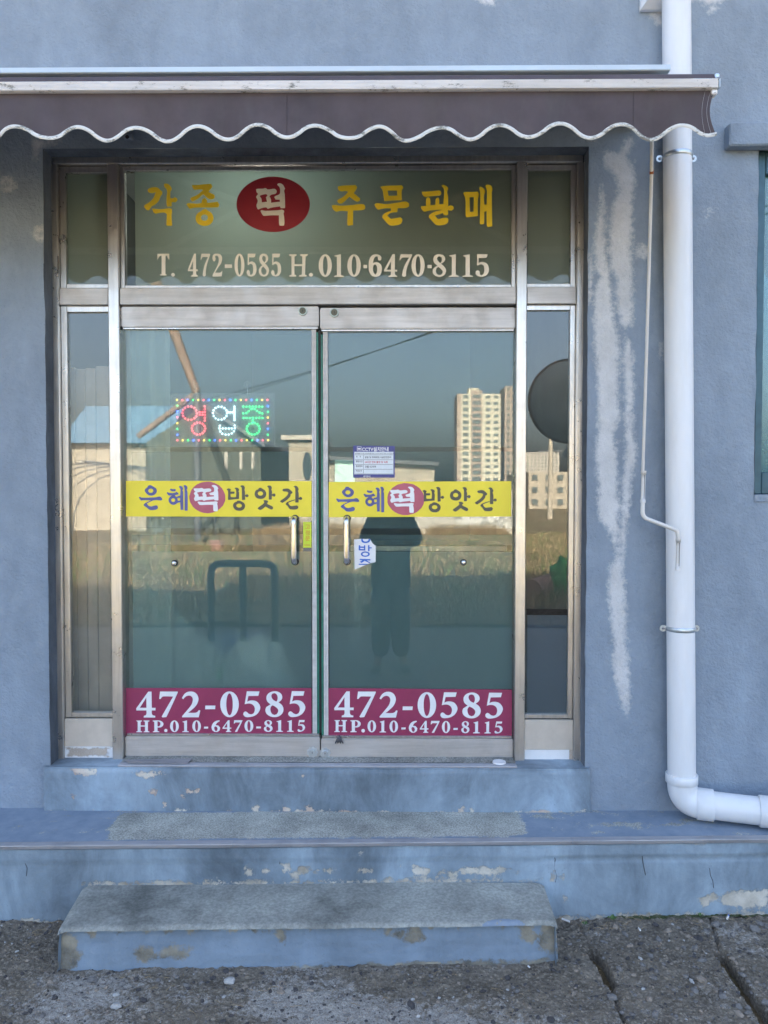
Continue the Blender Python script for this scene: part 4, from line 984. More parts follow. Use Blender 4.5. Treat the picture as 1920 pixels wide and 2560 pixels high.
row(pb1, SC, 'HP.010-6470-8115', [(157,262),(287,372),(377,403),(423,492),(518,570),(597,665),(688,722),(747,815),(833,903),(922,990),(1005,1075),(1097,1135),(1157,1225),(1253,1307),(1338,1390),(1420,1480)], 348, 440, yl - .0009, M['white'], 290, 1690, 3.13, -0.003, hy=(398, 413), dot=(414, 440))
pb2 = banner('phone_banner', 'maroon banner with scuffed white phone numbers along the foot of the right door', 'sign', 820, 1280, 1720, 1841, yr, M['maroon'], 1724, 1843)
row(pb2, SC, '472-0585', [(142,295),(322,468),(497,638),(677,757),(795,940),(973,1107),(1145,1288),(1325,1462)], 119, 322, yr - .0009, M['scuffed'] if 'scuffed' in M else M['white'], 790, 1690, 3.13, 0.009, hy=(233, 262))
row(pb2, SC, 'HP.010-6470-8115', [(142,243),(268,350),(355,383),(403,470),(497,548),(575,642),(667,702),(726,793),(812,880),(898,967),(985,1050),(1075,1110),(1137,1200),(1230,1282),(1318,1368),(1397,1460)], 344, 438, yr - .0009, M['white'], 790, 1690, 3.13, 0.009, hy=(398, 413), dot=(412, 440))
# lettering on the transom
yt = 0.0352
tl = thing('transom_lettering', 'golden Korean letters and cream phone numbers on the transom glass above the doors', 'sign', (0, yt, Z(700, yt)))
for key, (crop, sh) in HT.items():
    ox = 300 if crop == 'A' else 780
    bb = shape_bbox(sh)
    glyph_in('letter_' + key, sh, ox + bb[0] / 3.318, ox + bb[1] / 3.318, 400 + bb[2] / 3.318, 400 + bb[3] / 3.318, yt, M['gold'], tl)
em_c = atY(683, 511, yt); k_ = 3.435 / FPX
shapes_mesh('red_oval', [[ell(em_c.x, em_c.z, 91 * k_, 68 * k_, 60)]], lambda a, b: (a, b), yt, M['redvinyl'], tl)
bb = shape_bbox(DDEOK)
glyph_in('letter_tteok', DDEOK, 300 + 1128 / 3.318, 300 + 1370 / 3.318, 400 + 195 / 3.318, 400 + 545 / 3.318, yt - 0.0008, M['cream'], tl)
row(tl, SB, 'T.', [(308, 410), (425, 455)], 778, 958, yt, M['cream'], 300, 400, 3.318, dot=(937, 968))
row(tl, SB, '472-0585', [(62,232),(274,436),(470,638),(677,796),(836,1004),(1038,1202),(1242,1410),(1446,1610)], 94, 474, yt, M['cream'], 460, 620, 6.636, hy=(272, 331))
row(tl, SB, 'H.', [(1403, 1558), (1568, 1600)], 782, 967, yt, M['cream'], 300, 400, 3.318, dot=(937, 968))
row(tl, SB, '010m6470m8115', [(55,165),(182,265),(293,405),(427,457),(470,580),(598,708),(725,830),(825,935),(958,993),(1002,1112),(1135,1217),(1248,1335),(1357,1465)], 782, 969, yt, M['cream'], 780, 400, 3.318, mid=(870, 898))

# ---------------------------------------------------------------- notices
def F_(t, body, U, V, px, y, mat, nm='print_line', bold=0.0, sx=1.0):
    p = atY(U, V, y); return font_text(nm, body, px * (y - CY) / FPX, (p.x, y, p.z), mat, t, 'LEFT', bold, sx)
cn = banner('cctv_notice', 'blue-framed white CCTV notice stuck on the right door above the yellow banner', 'notice', 883, 987, 1114, 1194, yr, M['navy'], 1115, 1194)
member('white_field', 885.8, 983.5, 1129.5, 1186, yr - 0.0014, yr - 0.0008, M['paper'], cn, 0)
F_(cn, 'CCTV설치안내', 905, 1127.5, 11.8, yr - .0012, M['white'], 'heading', 1.6, 0.90)
member('camera_symbol', 892.5, 903.5, 1116.3, 1127.5, yr - .0012, yr - .0008, M['white'], cn, 0)
member('symbol_field', 893.4, 902.6, 1117.2, 1126.6, yr - .0018, yr - .0013, M['navy'], cn, 0)
member('symbol_camera', 894.2, 901.5, 1120.2, 1123.8, yr - .0024, yr - .0019, M['white'], cn, 0)
for v in (1136.8, 1149, 1161, 1172.8, 1184.5): member('rule', 887.5, 982, v, v + 0.8, yr - .002, yr - .0015, M['ink'], cn, 0)
for v in (1138.5, 1150.5, 1162.5, 1174.5): member('rule', 908.2, 909, v, v + 9, yr - .002, yr - .0015, M['ink'], cn, 0)
for bd, U, V, px, mt, bo in (('범죄예방 및 시설 안전관리를 위해 CCTV가 24시간 녹화 되고 있습니다', 888, 1135.2, 3.6, 'ink', 0.6), ('목    적', 890, 1143.5, 4.6, 'ink', 1.2), ('방범 및 화재예방,시설안전관리', 912, 1145.3, 5.6, 'ink', 1.2),
    ('촬영시간', 890, 1155.3, 4.8, 'ink', 1.2), ('24시간 연속 촬영 및 녹화', 911.5, 1157.5, 6.0, 'redink', 1.2), ('촬영범위', 890, 1167.3, 4.8, 'ink', 1.2), ('건물 내,외부', 912, 1169, 6.0, 'ink', 1.2), ('책 임 자', 890, 1179, 4.8, 'ink', 1.2)):
    F_(cn, bd, U, V, px, yr - .0018, M[mt], 'print_line', bo, 0.93)
F_(cn, '설치문의', 908, 1192.8, 5.0, yr - .0012, M['white'], 'print_line', 1.2)
# mint paper behind the glass beside the notice
mp = banner('mint_paper', 'pale mint sheet of paper behind the right door, half hidden by the CCTV notice', 'paper', 837, 887, 1149, 1206, yr + 0.016, plain('mint_paper_sheet', (0.55, 0.78, 0.68), 0.6, 0, 0.05, 20))
# torn sticker
ts = thing('torn_sticker', 'torn white sticker with bright blue Korean letters beside the right door handle', 'sticker', (X(910, 1380, yr), yr, Z(1422, yr)))
tc = [(885,1348.5),(903,1347),(914,1347.5),(925,1347),(928,1353),(932,1359),(939,1364.5),(939,1405),(925,1408),(908,1415),(886.5,1424)]
shapes_mesh('sheet', [[('E', tc)]], lambda u, v: (atY(u, v, yr).x, atY(u, v, yr).z), yr, M['white'], ts)
blue = M['blueink']; y1 = yr - .0009
def TS(shapes, nm):   # crop 780,1200 ; 5.925 units per px
    f = lambda u, v: (lambda p: (p.x, p.z))(atY(780 + u / 5.925, 1200 + v / 5.925, y1))
    shapes_mesh(nm, shapes, f, y1, blue, ts, 0.0006, 60)
TS([[[(728,872),(750,872),(760,900),(795,912),(830,900),(838,872),(862,872),(855,910),(830,928),(790,934),(750,926),(732,905)]]], 'letter_fragment')
TS([[[(692,966),(715,966),(715,985),(770,985),(770,966),(790,966),(790,1045),(692,1042)],[(715,1004),(770,1006),(770,1024),(715,1022)]], [[(830,965),(852,965),(852,998),(884,996),(884,1012),(852,1014),(852,1054),(830,1054)]], [[('E', [(790+66*math.cos(q*math.pi/14), 1098+40*math.sin(q*math.pi/14)) for q in range(28)])][0], ('E', [(790+42*math.cos(q*math.pi/14), 1098+22*math.sin(q*math.pi/14)) for q in range(28)])]], 'letter_bang')
TS([[[(706,1168),(865,1172),(865,1192),(810,1192),(865,1222),(862,1232),(845,1228),(780,1196),(735,1228),(706,1214),(745,1190),(706,1186)]], [[(692,1240),(835,1242),(800,1256),(692,1256)]]], 'letter_fragment')
# fixed-door sticker, neon yellow
fs = banner('fixed_door_sticker', 'small neon yellow sticker with orange letters right of the left door handle', 'sticker', 758, 778.5, 1305, 1369, yl - .0002, M['neon'])
for bd, v in (('고', 1322), ('정', 1337), ('문', 1351)): F_(fs, bd, 763, v, 13.5, yl - .0012, M['orangeink'], 'letter', 0.8)
F_(fs, 'FIXED', 760.2, 1364.5, 5.6, yl - .0012, M['orangeink'], 'print_line', 0.5)
banner('clear_tape', 'short piece of clear tape under the neon sticker on the left door', 'tape', 758.3, 778.5, 1369.3, 1378, yl - .0002, M['clear'])
# dark weathered tape strip on the right sidelight
banner('tape_strip', 'dark dirty tape strip across the lower right sidelight', 'tape', 1316, 1420, 1522, 1537, 0.0355, plain('old_tape', (0.03, 0.026, 0.022), 0.9, 0, 0.5, 60, 0, 0.1), 1523, 1538)

# ---------------------------------------------------------------- LED board behind the left door
yL = dl[6] + 0.045
led = thing('led_sign', 'lit LED board with red, white and green Korean letters hanging inside the left door', 'LED sign', (X(555, 1050, yL), yL, Z(1117, yL)))
member('acrylic_board', 425, 687, 983, 1117, yL, yL + 0.004, M['acrylic'], led, 0.001)
member('inner_frame', 436, 680, 993, 1108, yL + 0.006, yL + 0.007, film('sign_back', (0.22, 0.24, 0.30), (0.2, 0.2, 0.22), 0.35), led, 0)
def emis(name, col, st):
    m = bpy.data.materials.new(name); m.use_nodes = True; p = m.node_tree.nodes['Principled BSDF']
    p.inputs['Base Color'].default_value = (*[min(1, c * 0.7 + 0.1) for c in col], 1)
    p.inputs['Emission Color'].default_value = (*col, 1); p.inputs['Emission Strength'].default_value = st; return m
LM = {'R': emis('red_led', (1.0, 0.10, 0.14), 0.65), 'G': emis('green_led', (0.02, 0.9, 0.22), 0.55), 'B': emis('blue_led', (0.04, 0.16, 1.0), 0.8), 'Y': emis('amber_led', (1.0, 0.62, 0.08), 0.6), 'W': emis('white_led', (0.70, 0.92, 1.0), 0.55)}
ledmesh = {}
def led_at(px, py, c, r=0.0052):
    p = atY(400 + px / 5.184, 960 + py / 5.184, yL - 0.004)
    if c not in ledmesh:
        bm = bmesh.new(); bmesh.ops.create_icosphere(bm, subdivisions=1, radius=r)
        me = bpy.data.meshes.new('led'); bm.to_mesh(me); bm.free(); me.materials.append(LM[c]); ledmesh[c] = me
    o = bpy.data.objects.new('led', ledmesh[c]); link(o, led, p)
for i in range(18):
    led_at(220 + i * (1392 - 220) / 17, 207, 'YRBG'[i % 4]); led_at(225 + i * (1402 - 225) / 17, 729, 'RYGB'[i % 4])
for i, c in enumerate('GBRYGB'): led_at(224, 281 + i * 75.3, c)
for i, c in enumerate('BGYRBG'): led_at(1398, 286 + i * 74.4, c)
for q in range(14): 
    t = q * 2 * math.pi / 14; led_at(384 + 94 * math.cos(t), 378 + 88 * math.sin(t), 'R', .0046)
    led_at(498 + 86 * math.cos(t), 577 + 78 * math.sin(t), 'R'); led_at(777 + 92 * math.cos(t), 378 + 86 * math.sin(t), 'W')
    led_at(1208 + 84 * math.cos(t), 580 + 76 * math.sin(t), 'G')
for i in range(6): led_at(580, 290 + i * 37, 'R')
for p in ((515, 365), (550, 365), (515, 398), (550, 398)): led_at(*p, 'R')
for i in range(8): led_at(965, 292 + i * 25, 'W')
for p in ((880, 365), (907, 368), (935, 368), (775, 540), (772, 575), (780, 615), (808, 645), (850, 656), (890, 656), (930, 641), (958, 613), (968, 575), (968, 538), (812, 576), (852, 577), (893, 576), (930, 576)): led_at(*p, 'W')
for i in range(7): led_at(1078 + i * 41.3, 294, 'G'); led_at(1082 + i * 41, 440, 'G')
for p in ((1185, 325), (1225, 325), (1150, 352), (1118, 376), (1078, 382), (1257, 350), (1290, 370), (1326, 382), (1203, 468), (1205, 494)): led_at(*p, 'G')
for U in (490, 619):
    a = atY(U, 984, yL); b = atY(U, 966, yL)
    tube('hanging_hook', [(a.x, yL, a.z), (b.x, yL, b.z), (b.x, yL - 0.008, b.z + 0.006)], 0.0016, M['white'], led, 8)
    tube('suction_cup', [(b.x, dl[6] + .0335, b.z + 0.006), (b.x, yL - 0.006, b.z + 0.006)], [0.017, 0.006], M['clear'], led, 18)

# ================================================================ AWNING
YA = -0.85                                   # front face of the front bar
aw = thing('awning', 'dark brown retractable awning with a mildewed white front bar and scalloped white-edged valance', 'awning', (-0.3, -0.35, Z(260, YA)))
axl = -2.6; axr = X(1799, 208, YA)
zb_t, zb_b = Z(199, YA), Z(222, YA)
bm = bmesh.new()
hgt = zb_t - zb_b
add_box(bm, axl, axr, YA + 0.006, YA + 0.055, zb_b, zb_t, 0.003)
n = 7
for k in range(n):      # ribs of the extruded bar
    z0 = zb_b + hgt * (k + 0.12) / n; z1 = zb_b + hgt * (k + 0.80) / n
    add_box(bm, axl, axr - 0.004, YA, YA + 0.0065, z0, z1, 0.0012)
bm_obj('front_bar', bm, M['awningbar'], aw)
bm = bmesh.new(); add_box(bm, axr + 0.0005, axr + 0.004, YA + 0.001, YA + 0.06, zb_b + 0.001, zb_t + 0.001, 0.0015); add_box(bm, axr - 0.013, axr + 0.002, YA + 0.002, YA + 0.03, zb_t + .0015, zb_t + 0.018, 0.003)
bm_obj('end_cap', bm, M['galv'], aw)
box('end_plug', axr - 0.02, axr - 0.002, YA + 0.01, YA + 0.04, zb_b - 0.016, zb_b - 0.0005, M['awningbar'], aw, 0.002)
# fabric: up over the bar and back to the roller at the wall
ycov = YW - 0.22
zc_f = Z(181, ycov); zc_t = Z(168, ycov)
def fab(s, t):
    x = axl + (axr - 0.012 - axl) * s
    p0 = np.array([YA + 0.002, zb_t + 0.001]); p1 = np.array([YA + 0.012, zb_t + 0.020]); p2 = np.array([ycov + 0.03, zc_f - 0.012])
    a = np.clip(t / 0.12, 0, 1); b = np.clip((t - 0.12) / 0.88, 0, 1)
    y = p0[0] + (p1[0] - p0[0]) * np.sin(a * 1.57) * 1.0 + (p2[0] - p1[0]) * b
    z = p0[1] + (p1[1] - p0[1]) * a + (p2[1] - p1[1]) * b - 0.012 * np.sin(b * 3.14)
    return x, y, z + npnoise(s * 14, t * 2, 7) * 0.004 * b
grid_obj('canopy_cloth', np.linspace(0, 1, 120), np.linspace(0, 1, 24), fab, M['awning'], aw, attr=None)
cvr = X(1676, 175, ycov)
bm = bmesh.new()
add_box(bm, axl, cvr, ycov, YW + 0.0, zc_t, zc_t + 0.004, 0.001); add_box(bm, axl, cvr, ycov - 0.003, ycov + 0.001, zc_f + .004, zc_t + 0.004, 0.001)
add_box(bm, axl, cvr, ycov + 0.001, ycov + 0.03, zc_f + .002, zc_f + 0.006, 0.001)
bm_obj('cover_hood', bm, M['cover'], aw)
tube('roller', [(axl, -0.2, zc_f - 0.045), (cvr - 0.02, -0.2, zc_f - 0.045)], 0.04, M['awning'], aw, 16)
for x in (-1.5, 0.0, cvr - 0.08):
    box('wall_bracket', x - 0.03, x + 0.03, -0.16, YW - 0.001, zc_f - 0.12, zc_f - 0.0, M['galv'], aw, 0.003)
# folding arms under the cloth
for s, xw in ((1, -1.35), (-1, 0.85)):
    za = Z(262, YA); e = (xw + s * 0.62, -0.52, zc_f - 0.19)
    tube('folding_arm', [(xw, -0.16, zc_f - 0.08), e], 0.016, M['pvc'], aw, 10)
    tube('folding_arm', [e, (xw + s * 0.1, YA + 0.06, zb_b + 0.012)], 0.014, M['pvc'], aw, 10)
# valance, scalloped along the foot, with a stitched white edge
x_end = X(1786, 300, YA + 0.02); per = 149.0
xlow = X(1628, 345, YA + 0.02); px_m = (YA + 0.02 - CY) / FPX; per_m = per * px_m
def zfoot(x):
    ph = (x - xlow) / per_m * 2 * np.pi
    c = np.cos(ph)                          # +1 at the low points
    base = Z(333, YA + 0.02)
    z = base - (np.sign(c) * np.abs(c) ** 0.85) * 15.0 * px_m
    return np.where(x > xlow + per_m * 0.93, Z(347, YA + .02), z)
def val(u, t):
    tr = np.clip((u - (x_end - 0.1)) / 0.1, 0, 1)
    z0 = zb_b + 0.002; zf = zfoot(u)
    y = YA + 0.022 + 0.006 * np.sin(u * 41 + 3 * np.sin(u * 5)) * t * t + 0.010 * np.sin(u * 7.3 + 1) * t + 0.004 * np.sin(u * 23) * t + npnoise(u * 3, t, 3) * 0.012 * t - tr * 0.02 * t
    xx = u - tr * 0.018 * np.sin(t * 3.14)
    return xx, y, z0 + (zf - z0) * t
VU = np.linspace(axl, x_end, 620)
vo = grid_obj('valance', VU, np.linspace(0, 1, 14), val, M['awning'], aw)
def edge_strip(u, t):
    x, y, z = val(u, np.ones(u.shape)); g = np.gradient(zfoot(VU), VU); gg = np.interp(u, VU, g)
    nrm = np.sqrt(1 + gg * gg); wd = 0.0125
    return x - (-gg / nrm) * wd * (t - 0.75) * -1 * 0 + gg / nrm * wd * (t - 0.75), y - 0.0018 - 0.0022 * np.sin(t * 3.14), z - wd * (t - 0.75) / nrm
grid_obj('valance_edge', VU, np.linspace(0, 1, 6), edge_strip, M['trim'], aw)
# cloth seams and stitching at the right end
M['thread'] = plain('thread', (0.35, 0.34, 0.35), 0.8)
for xo in (0.006, 0.024):
    t = np.linspace(0.03, 0.97, 16); x, y, z = val(np.full(t.shape, x_end - xo - 0.006), t)
    tube('stitch_line', [(a, b - 0.0012, c) for a, b, c in zip(x, y, z)], 0.0006, M['thread'], aw, 5)
for U in (717, 1584):
    xs_ = X(U, 260, YA + 0.02); t = np.linspace(0.02, 0.93, 12); x, y, z = val(np.full(t.shape, xs_), t)
    tube('seam', [(a, b - 0.0008, c) for a, b, c in zip(x, y, z)], 0.0010, M['awning'], aw, 5)

# crank handle hooked on the awning
yc = YW - 0.055 - 0.13
cr = thing('awning_crank', 'long thin white crank handle hanging from the awning in front of the downpipe', 'crank', (X(1606, 1200, yc), yc, Z(1425, yc)))
def cp(U, V, y=yc): return atY(U, V, y)
top = cp(1637, 352, YA + 0.12); p1 = cp(1607, 1178)
rodtop = Vector((top.x, YA + 0.15, Z(300, YA + 0.15)))
tube('rod', [rodtop, cp(1629, 430, yc - 0.30), cp(1620, 760, yc - .14), p1], 0.0062, M['crank'], cr, 12)
tube('rust_ring', [cp(1629.4, 424, yc - 0.302), cp(1628.8, 436, yc - 0.298)], 0.0072, M['rust'], cr, 12)
def grip(a, b, r=0.0088):
    a, b = Vector(a), Vector(b); d = b - a
    pts = [a + d * t for t in (0, 0.1, .101, 0.25, 0.5, 0.75, 0.899, 0.9, 1)]
    rr = [r * 1.22, r * 1.22, r, r * 0.95, r * 0.9, r * .95, r, r * 1.22, r * 1.22]
    tube('grip', pts, rr, M['crank'], cr, 14)
    tube('grip_slot', [a + d * 0.13 + Vector((0.002, -r * .93, 0)), a + d * 0.87 + Vector((0.002, -r * .93, 0))], 0.0012, M['ink'], cr, 6)
g0 = cp(1609, 1177); g1 = cp(1607, 1257)
grip(g0, g1)
k1 = cp(1606, 1293); k2 = cp(1693, 1326, yc - 0.01); g2 = cp(1696, 1346, yc - 0.01); g3 = cp(1694, 1426, yc - 0.01)
pts = [g1] + arc_pts(g1, k1, k2, 0.035) + arc_pts(k1, k2, g2, 0.02) + [g2]
tube('crank_bend', pts, 0.0085, M['crank'], cr, 14)
grip(g2, g3)

# ================================================================ DOWNPIPE
RP = 0.057
yp = YW - 0.075
dp = thing('downpipe', 'thick white plastic downpipe with an elbow turning right along the platform', 'drainpipe', (X(1704, 1000, yp), yp, 0.37))
def pc(U, V, y=yp): return atY(U, V, y)
ptop = pc(1697, -30); pmid = pc(1709, 1280); 
elb_t = pc(1704.5, 1952); 
pip = tube('pipe', [pc(1690.5, -40), pc(1692, 120), pc(1695.5, 700), pc(1700, 1300), pc(1704, 1940)], RP, M['pvc'], dp, 40)
zc = ZP + RP + 0.013
corner = Vector((elb_t.x + 0.002, yp, zc))
# the lower length runs right and slightly forward along the platform
q1 = Vector((X(1776, 2014, yp - 0.035), yp - 0.035, zc)); far = Vector((q1.x + 0.62, yp - 0.035 - 0.19, zc - 0.004))
dirn = (far - q1).normalized()
start = corner + Vector((0, 0, 0.085))
tube('pipe', [q1 - dirn * 0.02, far], RP, M['pvc'], dp, 40)
pts = [start] + arc_pts(start, corner, q1, 0.075, 12) + [q1 - dirn * 0.01]
tube('elbow', pts, RP + 0.0035, M['pvc'], dp, 36)
def collar(a, b, r=RP + 0.0085, nm='collar'):
    a, b = Vector(a), Vector(b); d = (b - a)
    tube(nm, [a, a + d * 0.04, a + d * .96, b], [r - 0.002, r, r, r - 0.002], M['pvc'], dp, 40)
ct = pc(1704.2, 1934); cb = pc(1704.5, 1974)
collar(ct, Vector((ct.x, yp, start.z - 0.002)))
collar(q1 - dirn * 0.055, q1 + dirn * 0.012)
fc = q1 + dirn * ((X(1903, 2040, yp - 0.11) - q1.x) / dirn.x)
collar(fc, fc + dirn * 0.09, RP + 0.007, 'coupling')
def clamp(V, U, tilt):
    c = pc(U, V); n = 26
    br = tube('pipe_clamp', [c + Vector((0, 0, -0.010)), c + Vector((0, 0, -.007)), c + Vector((0, 0, 0)), c + Vector((0, 0, 0.007)), c + Vector((0, 0, 0.010))], [RP + .001, RP + 0.003, RP + 0.0045, RP + .003, RP + .001], M['galv'], dp, 40)
    for s in (-1, 1):
        x = c.x + s * (RP + 0.013)
        bm = bmesh.new(); add_tube(bm, [(x, yp + 0.012, c.z - 0.002), (x, yp + 0.015, c.z - 0.002)], 0.014, 20)
        add_box(bm, min(x, c.x + s * RP), max(x, c.x + s * RP), yp + 0.0125, yp + 0.0145, c.z - 0.012, c.z + 0.009, 0.0005)
        bm_obj('clamp_ear', bm, M['galv'], br)
        tube('screw', [(x, yp + 0.005, c.z - 0.002), (x, yp + 0.012, c.z - 0.002)], [0.0045, 0.0055], M['nosing'], br, 12)
clamp(392, 1694, 0); clamp(1571, 1702, 0)
# white hopper box at the head of the pipe
hp = thing('hopper_box', 'white rain hopper box around the head of the downpipe, top edge of the picture', 'hopper', (X(1690, 0, yp), yp, Z(27, YW - 0.01)))
hx0 = X(1624, 10, YW - 0.13); hx1 = X(1728, 10, YW - .13) + 0.02; hz = Z(27, YW - 0.02)
V = [(hx0, YW, hz), (hx0, YW - 0.02, hz), (hx0 + 0.07, YW - 0.16, hz + 0.075), (hx1, YW - 0.16, hz + 0.075), (hx1, YW - .02, hz), (hx1, YW, hz)]
top_ = [(x, y, hz + 0.32) for x, y, z in V]
V2 = V + top_
F = [(0, 1, 7, 6), (1, 2, 8, 7), (2, 3, 9, 8), (3, 4, 10, 9), (4, 5, 11, 10), (0, 5, 4, 1), (1, 4, 3, 2), (6, 7, 8, 9, 10, 11)]
mesh_obj('hopper_body', V2, F, M['pvc'], hp)

# ================================================================ SMALL THINGS
# loose metal threshold plate under the left door
mp_ = thing('threshold_plate', 'bent loose grey metal plate lying under the left door', 'plate', (X(390, 1902, YB), YB + 0.05, ZB + 0.01))
a = atY(308, 1899, YB + .07); b = atY(480, 1896, YB + .07); c = atY(468, 1909, YB + 0.02); d_ = atY(320, 1906, YB + 0.02)
V = [(p.x, p.y, max(p.z, ZB + 0.008) + dz) for dz in (0, -0.002) for p, k in ((a, 0), (b, 0), (c, 0), (d_, 0))]
mesh_obj('plate_sheet', V, [(0, 3, 2, 1), (4, 5, 6, 7), (0, 1, 5, 4), (1, 2, 6, 5), (2, 3, 7, 6), (3, 0, 4, 7)], M['nosing'], mp_)
# white cap under the right door
p = atY(1248, 1900, YB + 0.05)
wc = tube('white_cap', [(p.x, p.y, ZB + 0.008), (p.x, p.y, ZB + 0.014)], [0.030, 0.028], M['white'], None, 26)
tag(wc, 'flat round white cap lying under the right end of the right door', 'cap')
# black rubber thing on the right bottom rail
p = atY(848, 1846, dr[6] - 0.004)
bm = bmesh.new()
for s in (-1, -0.35, 0.35, 1):
    add_tube(bm, [(p.x + s * 0.003, dr[6] - 0.003, p.z + 0.008), (p.x + s * 0.010, dr[6] - 0.012, p.z - 0.006), (p.x + s * 0.017, dr[6] - 0.006, p.z - 0.021)], [0.003, 0.0045, 0.003], 8)
add_tube(bm, [(p.x, dr[6] - 0.002, p.z + 0.013), (p.x, dr[6] - 0.009, p.z - 0.004)], [0.004, 0.008], 10)
ct_ = bm_obj('cable_clip', bm, plain('dark_rubber', (0.06, 0.06, 0.07), 0.5), None)
tag(ct_, 'small dark finned clip hanging at the left end of the right door foot rail', 'clip')
# round ring anchors on the lintel
box_ = member('conduit_box', 308, 331, 333, 347, YW - 0.018, YW - 0.001, M['stucco'], building, 0.003)
tube('conduit_hole', [(X(318, 340, YW - .018), YW - 0.020, Z(340, YW - .018)), (X(318, 340, YW - .018), YW - .0182, Z(340, YW - .018))], 0.008, M['black'], box_, 14)
box('frame_vent', X(144, 660, -.001), X(146, 660, -.001), -0.0012, 0.002, Z(680, 0), Z(638, 0), M['black'], front, 0)

# ================================================================ GROUND
def gz(x, y):
    """height of the rough apron"""
    z = npnoise(x * 1.3, y * 1.3, 201, 3) * 0.02 + npnoise(x * 8, y * 8, 202, 4, 0.6) * 0.020 + npnoise(x * 45, y * 45, 203, 3, 0.7) * 0.017
    z = z + 0.018 * np.clip(-(x + 1.1) / 0.5, 0, 1) * np.clip((y + 0.9) / 0.5, 0, 1)
    return z
CR1 = [atZ(1480, 2385, 0.0), atZ(1525, 2455, 0.0)]
def groove(x, y, pts, w, d):
    best = np.full(x.shape, 9.0)
    for a, b in zip(pts, pts[1:]):
        dx, dy = b[0] - a[0], b[1] - a[1]; L = dx * dx + dy * dy
        t = np.clip(((x - a[0]) * dx + (y - a[1]) * dy) / L, 0, 1)
        best = np.minimum(best, np.hypot(x - a[0] - t * dx, y - a[1] - t * dy))
    best = best + npnoise(x * 30, y * 30, 301, 3) * 0.012
    return -d * np.clip((w - best) / 0.008, 0, 1)
def G(pts): return [(lambda p: (p.x, p.y))(atZ(a, b, 0)) for a, b in pts]
gr1 = G([(1478, 2378), (1500, 2405), (1525, 2460)]); gr1b = G([(1445, 2300), (1478, 2378)]); gr1c = G([(1525, 2460), (1545, 2520), (1580, 2600)])
gr2 = G([(1800, 2385), (1850, 2455), (1900, 2530), (1930, 2580)]); gr2b = G([(1775, 2290), (1800, 2385)])
def gpos(x, y):
    z = gz(x, y) + groove(x, y, gr1, 0.021, 0.14) + groove(x, y, gr2, 0.023, 0.14) + groove(x, y, gr1b, 0.006, 0.012) + groove(x, y, gr1c, 0.010, 0.018) + groove(x, y, gr2b, 0.010, 0.02)
    # a soft dip of dust along the foot of the step
    return x, y, z
def gattr(x, y):
    """>0 : pale cement patches"""
    s = npnoise(x * 3.0, y * 6.0, 401, 5, 0.6) * 0.5
    band = np.where(x < 0.75, 0.10 - np.abs(y + 0.93 + 0.06 * np.sin(x * 2.2)) * 0.9, -0.05)
    right = np.where(x > 0.75, 0.0, 0) 
    corner_ = 0.12 - np.hypot(x - 0.15, (y + 1.0) * 1.4) * 0.5
    return np.clip(np.maximum(band, corner_) + s - 0.03, -0.4, 0.4)
def groundmat():
    b = NB('rough_concrete'); v = b.coord()
    pe = b.attr('peel')
    a1 = b.noise(v, 70, 5, 0.75); a2 = b.noise(v, 9, 7, 0.7); a3 = b.noise(v, 190, 3, 0.7)
    vor = b.n('ShaderNodeTexVoronoi'); vor.inputs['Scale'].default_value = 75; b.l(v, vor.inputs['Vector'])
    base = b.mix(b.ramp(a2, [(0.3, 0.0), (0.7, 1.0)]), (0.100, 0.085, 0.066), (0.275, 0.235, 0.180))
    base = b.mix(b.ramp(a1, [(0.46, 0.0), (0.66, 0.8)]), base, (0.34, 0.295, 0.24))
    stone = b.mix(b.ramp(vor.outputs['Color'], [(0.2, 0.0), (0.8, 1.0)]), (0.16, 0.135, 0.105), (0.50, 0.43, 0.34))
    base = b.mix(b.ramp(vor.outputs['Distance'], [(0.28, 0.55), (0.42, 0.0)]), base, stone)
    nz = b.math('MULTIPLY', b.math('SUBTRACT', b.noise(v, 40, 8, 0.85), 0.5), 1.1)
    f = b.math('MULTIPLY', b.math('ADD', pe, nz), 14.0, clamp=True)
    base = b.mix(b.math('MULTIPLY', f, 0.75), base, b.mix(b.ramp(a3, [(0.35, 0.0), (0.65, 1.0)]), (0.32, 0.295, 0.26), (0.66, 0.62, 0.57)))
    h = b.math('ADD', b.math('MULTIPLY', a1, 1.2), b.math('MULTIPLY', b.math('SUBTRACT', 1.0, vor.outputs['Distance']), 0.8))
    return b.done(base, 0.9, 0, b.bump(b.math('ADD', h, a3), 0.009), 0.2)
M['ground'] = groundmat()
gx = clean(list(np.linspace(-3.4, -1.7, 40)) + list(np.linspace(-1.7, 1.9, 640)) + list(np.linspace(1.9, 3.4, 40)))
gy_ = clean(list(np.linspace(-1.6, -1.15, 20)) + list(np.linspace(-1.15, -0.34, 190)))
apron = grid_obj('apron_ground', gx, gy_, gpos, M['ground'], None, attr=gattr)
tag(apron, kind='structure')
